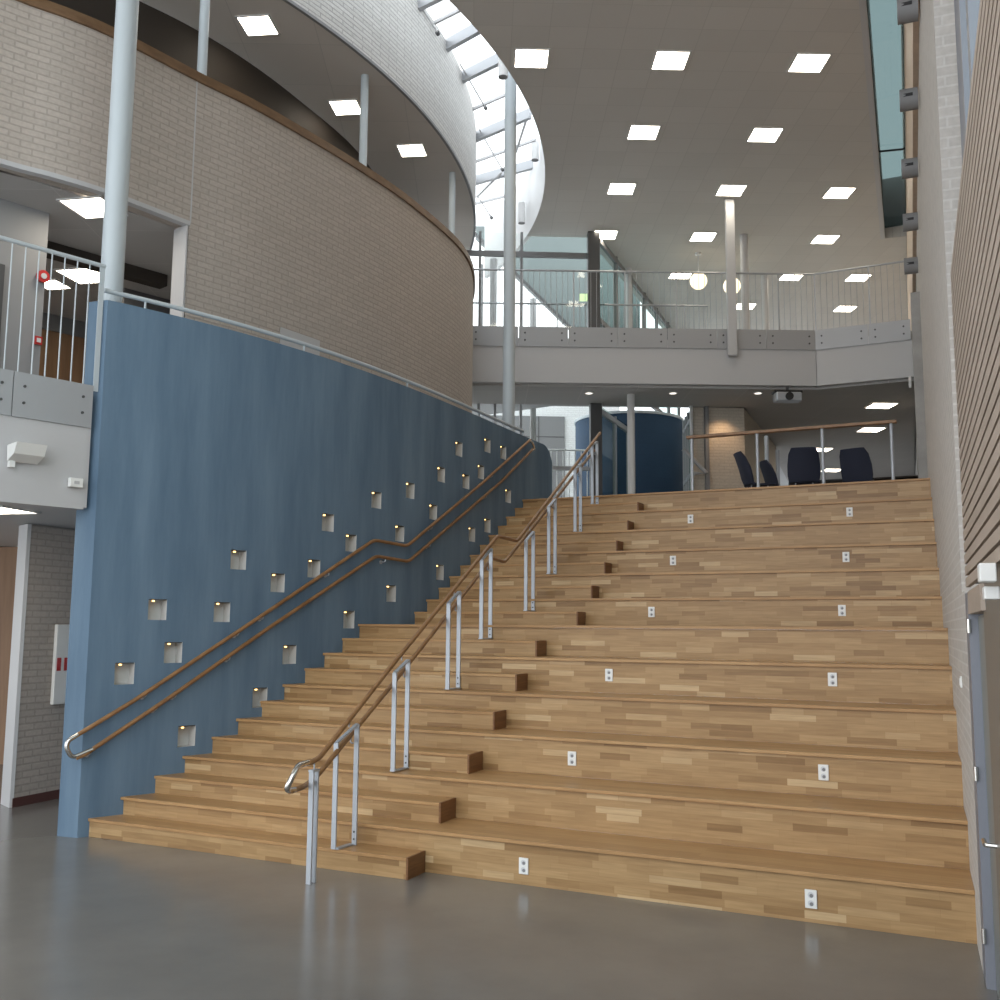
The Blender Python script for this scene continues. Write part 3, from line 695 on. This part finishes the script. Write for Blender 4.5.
# ------------------------------------------------------------------ bridge
br = Vector((cos(-GRID), sin(-GRID), 0)); bk = Vector((-br.y, br.x, 0))
K = onz(815, 332.5, 8.46); K.z = 0                         # kink of the bridge front
L_ = onz(475, 328, 8.46); L_.z = 0
br = (K-L_).normalized(); bk = Vector((-br.y, br.x, 0))
E_ = Vector((xr(K.y)-.066, K.y, 0))
LL = L_-br*.12
def quadpr(a, b, o0, o1, z0, z1, nv):
    q = [a+nv*o0, b+nv*o0, b+nv*o1, a+nv*o1]; return MB().prism([(p.x, p.y) for p in q], z0, z1)
bk2 = Vector((0, 1, 0))
bg = thing('footbridge', 'pale grey footbridge with bolted edge plates spanning above the stair head', 'bridge', (K.x-4, K.y-2, 7.2))
obj('deck', MB().prism([(p.x, p.y) for p in (LL+bk*.16, K+bk*.16+br*.03, E_+Vector((0, .16, 0)), Vector((xr(K.y+2.4)-.066, K.y+2.4, 0)), K+bk*2.5, LL+bk*2.5)], 7.3, 8.3), GREYW, bg)
obj('lower_fascia', quadpr(LL, K, .0, .15, 7.27, 8.06, bk), GREYW, bg); obj('lower_fascia', quadpr(K+Vector((.012, 0, 0)), E_, .0, .15, 7.27, 8.06, bk2), GREYW, bg)
def plates(a, b, nv, cuts, bgm):
    d = (b-a); L = d.length; d = d/L
    for s0, s1 in zip(cuts, cuts[1:]):
        p_ = obj('edge_plate', quadpr(a+d*(s0+.006), a+d*(s1-.006), -.03, -.012, 8.06, 8.5, nv), PLATE, bgm)
        for s in (s0+.14, s1-.14):
            for z in (8.2, 8.36):
                p = a+d*s-nv*.03+Vector((0, 0, z)); obj('bolt', MB().tube([p, p-nv*.012], .02, 8), DARK, p_)
Lk = (K-LL).length
cuts = []
s = Lk
while s > .5: cuts.append(s); s -= 1.08
plates(LL, K, bk, [0]+cuts[::-1], bg)
L2 = (E_-K).length; plates(K, E_, bk2, [0, L2*.56, L2-.02], bg)
def railing(name, label, a, b, nv, o, ztop, zbot, sp, grp=None, r=.0055, mt=None):
    mt = mt or PLATE
    d = (b-a); L = d.length; d = d/L; t = thing(name, label, 'railing', (a+b)/2+Vector((0, 0, zbot)), grp)
    P = lambda s, z: Vector((a.x+d.x*s+nv.x*o, a.y+d.y*s+nv.y*o, z))
    obj('top_rail', MB().tube([P(0, ztop), P(L, ztop)], .024, 8), mt, t)
    n = int(L/sp)
    for k in range(n+1):
        s = min(L-.01, .02+k*sp)
        if k % 9 == 0: obj('rail_post', MB().box(P(s, (ztop+zbot)/2), (.03, .02, ztop-zbot), rz=atan2(d.y, d.x)), mt, t)
        else: obj('baluster', MB().tube([P(s, zbot), P(s, ztop)], r, 5), mt, t)
    return t
ztr = zat(K.x, K.y, 274)
railing('bridge_railing', 'long steel railing of fine upright bars along the near edge of the bridge', LL, K, bk, .02, ztr, 8.46, .125)
railing('bridge_railing', 'short angled steel railing where the bridge meets the brick wall', K, E_, bk2, .02, ztr, 8.46, .125)
FL, FK = LL+bk*2.45, L_+br*((K-L_).length*.76)+bk*2.45
zfr = zat(FL.x, FL.y, 304)
railing('bridge_railing', 'lower looking steel railing along the far edge of the bridge', FL, FK, bk, 0, zat((FL.x+FK.x)/2, (FL.y+FK.y)/2, 304.5), 8.3, .115)
# hanging column and others on the bridge
def col_at(px, w, D_, z0, z1, label, mat=GREYW, sq=None):
    P = dep(px, 330, D_); r = w*D_/FPX/2
    mb = MB().cyl(P.x, P.y, z0, z1, r, 20) if not sq else MB().box((P.x, P.y, (z0+z1)/2), (2*r, sq, z1-z0), rz=-GRID)
    return tag(obj('column', mb, mat, org=(P.x, P.y, z0), smooth=not sq), label, 'column')
dK = (K-CAM).dot(_f)+.9
Q = L_+br*((731-475)/(815-475)*(K-L_).length)
Pq = onpl(732, 330, L_-bk*.16, bk)
mb = MB().box((Pq.x, Pq.y, (zat(Pq.x, Pq.y, 356)+ZC)/2), (.20, .12, ZC-zat(Pq.x, Pq.y, 356)), rz=atan2(br.y, br.x))
hc = tag(obj('column', mb, GREYW, org=(Pq.x, Pq.y, zat(Pq.x, Pq.y, 356)), bevel=.02), 'grey hanging steel column in front of the bridge edge', 'column')
col_at(746, 8, 24.2, 8.3, ZC, 'round grey column behind the hanging column on the bridge')
col_at(766, 6.5, 27., 8.3, ZC, 'thin grey column beyond the bridge near the pale wall corner')
col_at(629, 6, 26.6, 8.3, ZC, 'thin grey column beside the upper glazed partition')
col_at(533, 7, 28.0, 8.3, ZC-.4, 'white column outside the upper glazing')
col_at(493, 7.5, 26.0, 8.3, ZC, 'white column behind the bridge near the brick drum')
col_at(480.5, 5, 26.4, 8.3, ZC, 'slim white column beside the brick drum edge')
# pendants
for x, y, D_, w in ((698.5, 281, 25.6, 'beside the ceiling light'), (732, 286, 26.2, 'behind the hanging column')):
    P = dep(x, y, D_); r = 8.6*D_/FPX; t = thing('globe_pendant', 'round warm white globe pendant above the bridge, %s' % w, 'pendant lamp', P, 'round globe pendants')
    mb = MB(); nu, nv_ = 20, 12
    mb.tube([P+Vector((0, 0, -r*cos(pi*(k+.02)/(nv_+.04)))) for k in range(nv_+1)], [max(.004, r*sin(pi*(k+.02)/(nv_+.04))) for k in range(nv_+1)], nu)
    obj('globe', mb, GLOBE, t, smooth=True); obj('flex', MB().tube([P+Vector((0, 0, r)), (P.x, P.y, ZC)], .012, 6), GREYW, t); obj('canopy', MB().cyl(P.x, P.y, ZC-.04, ZC, .08, 12), WHITE, t)

# ------------------------------------------------------------------ landing, lower level behind the stair head
ZS = 7.2
struct('floor_landing', MB().prism([(W(8.58)+.01, 8.58), (xr(8.58), 8.58), (xr(44), 44), (-4, 44), (-4, 13.6), (.95, 13.6)], 3.8, ZL), MID)
G0 = onz(475, 404, ZS); G1 = onz(590, 406, ZS); G2 = onz(692, 408, ZS); G3 = onz(745, 408, ZS); G4 = onz(760, 428, ZS)
gd = (G2-G0).normalized(); gk = Vector((-gd.y, gd.x, 0))
Kb = K+bk*.16
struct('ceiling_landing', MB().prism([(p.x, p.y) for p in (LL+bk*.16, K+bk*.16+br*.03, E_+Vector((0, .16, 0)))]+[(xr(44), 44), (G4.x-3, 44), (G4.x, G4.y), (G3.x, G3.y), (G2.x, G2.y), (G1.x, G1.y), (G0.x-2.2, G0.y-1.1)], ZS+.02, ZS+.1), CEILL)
# upper floor slab over the inside part beyond the bridge
pr = Vector((-.08, 1, 0)).normalized()
struct('floor_bridge', MB().prism([(p.x, p.y) for p in (LL+bk*2.52, K+bk*2.52, Vector((xr(K.y+2.45), K.y+2.45, 0)), Vector((xr(44), 44, 0)), G2+pr*28, G2, G1, LL+bk*4.0)], 7.32, 8.28), GREYW)
for (x, y), w in zip(((881.5, 406), (871, 430), (820.5, 450), (831.5, 470.5)), ('nearest the bridge', 'second, behind the wood-topped rail end', 'third, above the first chair', 'deepest and lowest, between the chairs')):
    square_light(onz(x, y, ZS)-Vector((0, 0, -.016)), 'square light in the low ceiling over the landing, %s' % w, 'square lights over the landing', .58)
for x, w in ((589, 'toward the brick drum'), (673, 'in the middle'), (758, 'beside the projector')):
    P = onz(x, 393.3, ZS); P.z = ZS+.018
    t = thing('soffit_downlight', 'small round downlight under the bridge, %s' % w, 'downlight', P, 'round downlights under the bridge')
    obj('bezel', MB().cyl(P.x, P.y, P.z-.02, P.z, .10, 18), WHITE, t); obj('lens', MB().cyl(P.x, P.y, P.z-.025, P.z-.02, .075, 18), DOWN, t)
P = onz(787.5, 397.5, 6.98)
t = thing('projector', 'silver projector with black lens hung under the bridge soffit', 'projector', P)
pz = -GRID
fx = Vector((cos(pz), sin(pz), 0)); fy = Vector((-sin(pz), cos(pz), 0))
obj('projector_body', MB().box(P, (.56, .26, .2), rz=pz), ALU, t, bevel=.03)
obj('projector_lens', MB().tube([P-fy*.12, P-fy*.17], .085, 20), BLACK, t); obj('projector_top', MB().box(P+fy*.03+Vector((0, 0, .115)), (.6, .26, .05), rz=pz), BLACK, t)
obj('ceiling_mount', MB().cyl(P.x, P.y, P.z+.12, ZS+.02, .03, 10), DARK, t)
P = onz(910, 382, ZS-.1)
tag(obj('ceiling_hook', MB().box(P, (.05, .05, .24)), WHITE, org=P), 'tiny white bracket under the bridge corner by the brick wall', 'bracket')

# wood-topped rail at the head of the bleachers
yr = 8.66
xs_ = [onpl(x, y, (0, yr, 0), (0, 1, 0)) for x, y in ((690, 437.5), (757, 432), (822, 427.5), (891, 422))]
zt = sum(p.z for p in xs_)/4
lrail = thing('landing_railing', 'wood-topped landing rail on round steel posts at the head of the bleachers', 'railing', (xs_[1].x, yr, ZL))
obj('top_board', MB().beam((xs_[0].x-.05, yr, xs_[0].z), (xs_[3].x+.08, yr, xs_[3].z+.0), .12, .045), RAILWOOD, lrail, bevel=.006)
for p, dx in zip(xs_, (.03, 0, 0, 0)):
    obj('post', MB().cyl(p.x+dx, yr, ZL, p.z-.02, .026, 14), ALU, lrail, smooth=True)

# glazing behind the landing -------------------------------------------------
DG = 25.2
def gp(px, z, o=0.):
    P = onpl(px, 450, G0+gk*o, gk); return Vector((P.x, P.y, z))
def gwin(name, z0, z1, pxs, bars, mat, fm=None):
    fm = fm or PLATE
    a, b = gp(pxs[0], z0), gp(pxs[-1], z0)
    o = struct(name, MB().prism([(p.x, p.y) for p in (a+gk*.03, b+gk*.03, b+gk*.04, a+gk*.04)], z0, z1), mat)
    for px in pxs[1:-1]:
        p = gp(px, z0); obj('mullion', MB().box((p.x, p.y, (z0+z1)/2), (.06, .12, z1-z0), rz=atan2(gd.y, gd.x)), fm, o)
    for z, h in bars: obj('transom', MB().beam(a+Vector((0, 0, z-z0)), b+Vector((0, 0, z-z0)), .1, h), fm, o)
    return o
gwin('window_4', ZL, ZS, (440, 478, 494.5, 520.5, 596), ((ZL+.05, .1), (zat(gp(540, 0).x, gp(540, 0).y, 468), .09)), GLASS)
gwin('window_5', 8.3, ZC, (440, 478, 520.5, 594), ((8.4, .12), (zat(gp(540, 0).x, gp(540, 0).y, 255), .12)), GLASS, MID)
def pcol(px0, px1, z0, z1, mat, label, o=0., round_=True, name='column'):
    a, b = gp(px0, 0, o), gp(px1, 0, o); c = (a+b)/2; r = (b-a).length/2
    mb = MB().cyl(c.x, c.y, z0, z1, r, 20) if round_ else MB().box((c.x, c.y, (z0+z1)/2), (2*r, .25, z1-z0), rz=atan2(gd.y, gd.x))
    return tag(obj(name, mb, mat, org=(c.x, c.y, z0), smooth=round_), label, 'column')
pcol(590, 601.5, ZL, ZS+.02, DARK, 'dark steel corner post of the lower glazing', -.1, False)
pcol(588, 600, 8.28, ZC, DARK, 'dark steel corner post of the upper glazing above the bridge', -.1, False)
pcol(627.5, 635, ZL, ZS+.02, WHITE, 'white round column in front of the dark blue cylinder', -1.2)
pcol(530, 536, 3.9, ZS+.3, WHITE, 'white column outside the lower glazing beside grey panel', 1.2)
# glazed partition running deeper
for nm, z0, z1, zm, ln in (('window_6', ZL, ZS+.02, ZL+.55, 2.6), ('window_7', 8.28, ZC, 9.3, 9.)):
    a = gp(600, 0, .05); b = a+pr*ln; a.z = b.z = 0
    sd = Vector((pr.y, -pr.x, 0))
    o = struct(nm, MB().prism([(p.x, p.y) for p in (a, b, b+sd*.012, a+sd*.012)], z0, z1), GLASSG)
    n = max(2, int(ln/1.3))
    for k in range(1, n+1):
        p = a+pr*(ln*k/n); obj('mullion', MB().box((p.x, p.y, (z0+z1)/2), (.07, .09, z1-z0), rz=atan2(pr.y, pr.x)), PLATE if z0 < 8 else MID, o)
    for z in (z0+.06, zm, z1-.12): obj('transom', MB().beam(a+Vector((0, 0, z)), b+Vector((0, 0, z)), .08, .12), PLATE if z0 < 8 else MID, o)
# blue cylinder
c0 = dep(629, 450, 28.6); rc = 53.5*28.6/FPX
_d = Vector((CAM.x-c0.x, CAM.y-c0.y)).normalized()*rc
ztc = zat(c0.x+_d.x, c0.y+_d.y, 413)
bc = thing('blue_cylinder', 'big dark blue cylindrical volume behind the glazing at the stair head', 'cylinder room', (c0.x, c0.y, ZL))
N = 56; crv = [Vector((c0.x+rc*cos(-2*pi*k/N), c0.y+rc*sin(-2*pi*k/N))) for k in range(N)]
mb = MB().prism([(p.x, p.y) for p in crv], 3.9, ztc); obj('cylinder_wall', mb, CYLB, bc, smooth=True)
obj('rim', MB().prism([(c0.x+(p.x-c0.x)*1.02, c0.y+(p.y-c0.y)*1.02) for p in crv], ztc, ztc+.07), STEELP, bc, smooth=True)
# glazed wall and stair rail to the side of the cylinder
a = gp(684, 0, 1.5); b = gp(691, 0, .0)
o = struct('window_8', MB().prism([(p.x, p.y) for p in (a, b, b+Vector((.012, 0, 0)), a+Vector((.012, 0, 0)))], ZL, ZS+.0), GLASSG)
for fq in (.0, .33, .66): p = a+(b-a)*fq; obj('mullion', MB().box((p.x, p.y, (ZL+ZS)/2), (.06, .06, ZS-ZL)), PLATE, o)
for z in (4.9, 5.6, 6.9): obj('transom', MB().beam(a+Vector((0, 0, z)), b+Vector((0, 0, z)), .06, .09), PLATE, o)
pcol(690, 693.5, ZL, ZS+.02, WHITE, 'slim white post beside the warm beige wall', -.15)
pa, pb, pc_ = onpl(683, 449, G0-gk*.3, gk), onpl(706.5, 473, G0-gk*.3, gk), onpl(694, 473.5, G0-gk*.3, gk)
tag(obj('sloping_rail', MB().tube([pa, pb, pc_], .05, 8), PLATE, org=pb), 'grey sloping rail end in front of the beige wall', 'railing')
# beige wall block
q = [gp(692.5, 0), gp(745, 0), Vector((G4.x, G4.y, 0))+(Vector((G4.x, G4.y, 0))-gp(745, 0))*1.2, gp(692.5, 0)+pr*6]
struct('wall_beige', MB().prism([(p.x, p.y) for p in q], ZL, ZS+.02), BEIGEB)
pcol(704.5, 708, ZL, ZS+.02, MID, 'thin grey upright strip on the beige wall', -.03, False, 'wall_post')
pl = bpy.data.lights.new('wall_washer', 'SPOT'); pl.energy = 14; pl.color = (1, .66, .38); pl.spot_size = radians(95); pl.spot_blend = .8; pl.shadow_soft_size = .08
po = bpy.data.objects.new('wall_washer', pl); COL.objects.link(po); p = gp(727, 7.15, -.45); po.location = p; po.rotation_euler = (Vector((0, 0, -1))+gk*.28).to_track_quat('-Z', 'Y').to_euler()

# deep background inside
bz = Vector((xr(30), 30, 0))
struct('wall_back', MB().prism([(1.6, 30), (6, 30), (6, 30.2), (1.6, 30.2)], ZL, ZS+.02), flat('dim_brown_wall', (.20, .165, .14), .8))
struct('wall_back_upper', MB().prism([(-9, 37), (6.5, 37), (6.5, 37.2), (-9, 37.2)], 8.28, ZC), flat('warm_grey_wall', (.42, .40, .37), .8))
for px, w in ((767, 'nearer'), (777.5, 'farther')):
    P = dep(px, 460, 21.5 if px < 770 else 24.); tag(obj('column', MB().cyl(P.x, P.y, ZL, zat(P.x, P.y, 436 if px < 770 else 450), .045, 12), ALU, org=(P.x, P.y, ZL)), 'short steel post behind the landing rail, %s of two' % w, 'post')

o = struct('window_9', MB().prism([(-8, 33), (1.6, 33), (1.6, 33.02), (-8, 33.02)], ZL, ZS+.9), GLASS)
for k in range(9): obj('mullion', MB().box((-7.8+1.15*k, 32.97, ZL+1.95), (.09, .1, 3.9)), PLATE, o)
for z in (5.4, 6.9): obj('transom', MB().beam((-8, 32.97, z), (1.6, 32.97, z), .09, .1), PLATE, o)
# ------------------------------------------------------------------ furniture on the landing
def ang_box(mb, c, sz, rz): return mb.box(c, sz, rz)
def chair(px, D_, yaw, label):
    P = dep(px, 478, D_); P.z = ZL+.0
    f = Vector((cos(yaw), sin(yaw), 0)); s = Vector((-sin(yaw), cos(yaw), 0)); up_ = Vector((0, 0, 1))
    t = thing('shell_chair', label, 'chair', P, 'dark shell chairs on the landing')
    def shell(rows, th):
        mb = MB(); fr_, bk_ = [], []
        for (fo, z, w, cv) in rows:
            r1 = [P+f*(fo+cv*(abs(u)**2))+s*(u*w)+up_*(z if z < .5 else .5+(z-.5)*1.28) for u in (-1, -.6, -.2, .2, .6, 1)]
            fr_.append(r1)
        n = len(fr_); idx = [mb.pts(r1) for r1 in fr_]
        dirs = []
        for k in range(n):
            d = (fr_[min(k+1, n-1)][2]-fr_[max(k-1, 0)][2]).normalized(); nv = s.cross(d).normalized(); dirs.append(nv)
        idb = [mb.pts([p-dirs[k]*th for p in fr_[k]]) for k in range(n)]
        for k in range(n-1):
            for i in range(5):
                mb.face([idx[k][i], idx[k][i+1], idx[k+1][i+1], idx[k+1][i]]); mb.face([idb[k][i+1], idb[k][i], idb[k+1][i], idb[k+1][i+1]])
            mb.face([idx[k][0], idx[k+1][0], idb[k+1][0], idb[k][0]]); mb.face([idx[k+1][5], idx[k][5], idb[k][5], idb[k+1][5]])
        mb.face(idx[0][::-1]+idb[0]); mb.face(idx[-1]+idb[-1][::-1])
        return mb
    obj('seat', shell([(.27, .43, .20, .0), (.24, .46, .24, .01), (.1, .45, .26, .02), (-.1, .44, .26, .03), (-.2, .47, .25, .05)], .03), NAVY, t, smooth=True)
    obj('backrest', shell([(-.19, .46, .25, .07), (-.24, .55, .27, .10), (-.28, .68, .27, .10), (-.33, .82, .25, .07), (-.36, .9, .20, .03)], .03), NAVY, t, smooth=True)
    for a, b in ((.18, .17), (.18, -.17), (-.17, .17), (-.17, -.17)):
        obj('leg', MB().tube([P+f*a*.8+s*b*.8+up_*.44, P+f*a*1.15+s*b*1.15], .011, 8), ALU, t)
chair(804, 17.6, radians(100), 'navy shell chair seen from behind, nearest the middle rail post')
chair(861, 17.6, radians(75), 'navy shell chair seen from behind, near the end of the rail')
chair(757, 17.9, radians(28), 'dark shell chair in profile behind the second rail post, the outer one')
chair(781, 18.8, radians(205-180+5), 'dark shell chair in profile seen through the rail, the inner one')
def table(px, D_, label, rz, w=1.2):
    P = dep(px, 478, D_); P.z = ZL; t = thing('cafe_table', label, 'table', P, 'dark tables on the landing')
    obj('tabletop', MB().box(P+Vector((0, 0, .72)), (w, .7, .03), rz=rz), BLACK, t, bevel=.006)
    for a in (-1, 1):
        for b in (-1, 1):
            v = Vector((a*(w/2-.08), b*.27, 0)); v.rotate(Matrix.Rotation(rz, 3, 'Z')); obj('leg', MB().cyl(P.x+v.x, P.y+v.y, ZL, ZL+.71, .02, 8), ALU, t)
table(838, 19.4, 'dark table between the two navy chairs on the landing', radians(5), 1.3)
P = dep(893, 462, 26); P.z = ZL
sh = thing('bookshelf', 'dim shelving unit with pale stacks in the dark corner of the landing', 'shelf', P)
for k in range(5): obj('shelf_board', MB().box(P+Vector((0, 0, .1+.42*k)), (1.4, .35, .03)), DKWALL, sh)
for sx_ in (-.7, .7): obj('side_panel', MB().box(P+Vector((sx_, 0, .9)), (.03, .35, 1.8)), DKWALL, sh)
obj('back_panel', MB().box(P+Vector((0, .17, .9)), (1.4, .02, 1.8)), DKWALL, sh)
for k in range(3):
    Q = P+Vector((-.3+.35*k, -.02, .1+.42*(2+k % 2)+.06))
    tag(obj('paper_stack', MB().box(Q, (.22, .2, .09)), GREYW, org=Q), 'pale stack lying on the dim shelving unit, %s' % ('one on the outer end', 'one in the middle', 'one by the wall end')[k], 'papers', 'pale stacks on the shelving')
Q = dep(838, 456, 22.5); tag(obj('low_partition', MB().box((Q.x, Q.y, ZL+.6), (1.3, .08, 1.2)), DKWALL, org=(Q.x, Q.y, ZL)), 'low dark brown partition behind the table and chairs', 'partition')

# ------------------------------------------------------------------ outside, seen through the glazing
tr = struct('floor_terrace', MB().prism([(p.x, p.y) for p in (gp(400, 0, .3), gp(596, 0, .3), gp(596, 0, .3)+pr*14, gp(300, 0, 15))], 3.7, 3.95), TERR)
fo = gk*8.
FA = lambda px, z: Vector((*gp(px, 0, 11.)[:2], z))
zp = zat(FA(540, 0).x, FA(540, 0).y, 416.5)
fb = thing('outdoor_building', 'white brick building with a large grey panel outside the glazing', 'building', FA(540, 3.9))
a, b = FA(330, 0), FA(620, 0)
obj('building_wall', MB().prism([(p.x, p.y) for p in (a, b, b+gk*.3, a+gk*.3)], 3.9, 9.9), FACADE, fb)
a, b = FA(470, 0)-gk*.06, FA(564.5, 0)-gk*.06
obj('grey_panel', MB().prism([(p.x, p.y) for p in (a, b, b+gk*.05, a+gk*.05)], 3.9, zp), MID, fb)
for px in (512, 538):
    a, b = FA(px, 0)-gk*.07, FA(px+1, 0)-gk*.07; obj('panel_joint', MB().prism([(p.x, p.y) for p in (a, b, b+gk*.01, a+gk*.01)], 3.9, zp), DARK, fb)
a, b = FA(480, 0)-gk*.065, FA(564, 0)-gk*.065; zj = zat(b.x, b.y, 437.5); obj('panel_joint', MB().prism([(p.x, p.y) for p in (a, b, b+gk*.01, a+gk*.01)], zj, zj+.03), DARK, fb)
# sloping grey-green wall over a white wall at the upper level
U = lambda x, y, o=6.: onpl(x, y, G0+gk*o, gk)
sw_ = thing('sloping_wall', 'grey green wall with a dark sloping edge outside the upper glazing', 'wall', U(560, 322))
mb = MB(); q = [U(483, 243), U(476, 236), U(476, 226), U(640, 226), U(640, 340), U(583, 340)]
i0 = mb.pts(q); i1 = mb.pts([p+gk*.3 for p in q]); mb.face(i0[::-1]); mb.face(i1)
for k in range(6): mb.face([i0[k], i0[(k+1) % 6], i1[(k+1) % 6], i1[k]])
obj('wall_panel', mb, SLOPE, sw_)
obj('sloping_edge', MB().beam(U(474, 234)-gk*.05, U(582, 340)-gk*.05, .12, .09), DARK, sw_)
P = onpl(583.5, 297.5, G0-gk*.05, gk)
tag(obj('exit_sign', MB().box(P, (.2, .05, .17), rz=-GRID), emit('pale_green_sign', (.75, 1., .55), .28), org=P), 'small pale green lit sign beside the dark upper corner post', 'sign')
# terrace railing
ra, rb_ = gp(520, 0, 3.), gp(594, 0, 3.)
railing('terrace_railing', 'white railing on the terrace outside the lower glazing', ra, rb_, gk, 0, zat(gp(560, 0, 3.).x, gp(560, 0, 3.).y, 450), 3.95, .16, None, .014, WHITEB)

# ------------------------------------------------------------------ light
w = bpy.data.worlds.new('world'); SC.world = w; w.use_nodes = True
bgn = w.node_tree.nodes['Background']; bgn.inputs[0].default_value = (.92, .965, 1.0, 1); bgn.inputs[1].default_value = 1.15
SC.view_settings.view_transform = 'Standard'; SC.view_settings.look = 'None'; SC.view_settings.gamma = 1; SC.view_settings.use_curve_mapping = False
SC.view_settings.exposure = 1.36
SC.cycles.use_denoising = True
SC.cycles.max_bounces = 10; SC.cycles.diffuse_bounces = 6; SC.cycles.transparent_max_bounces = 16
SC.cycles.sample_clamp_indirect = 6
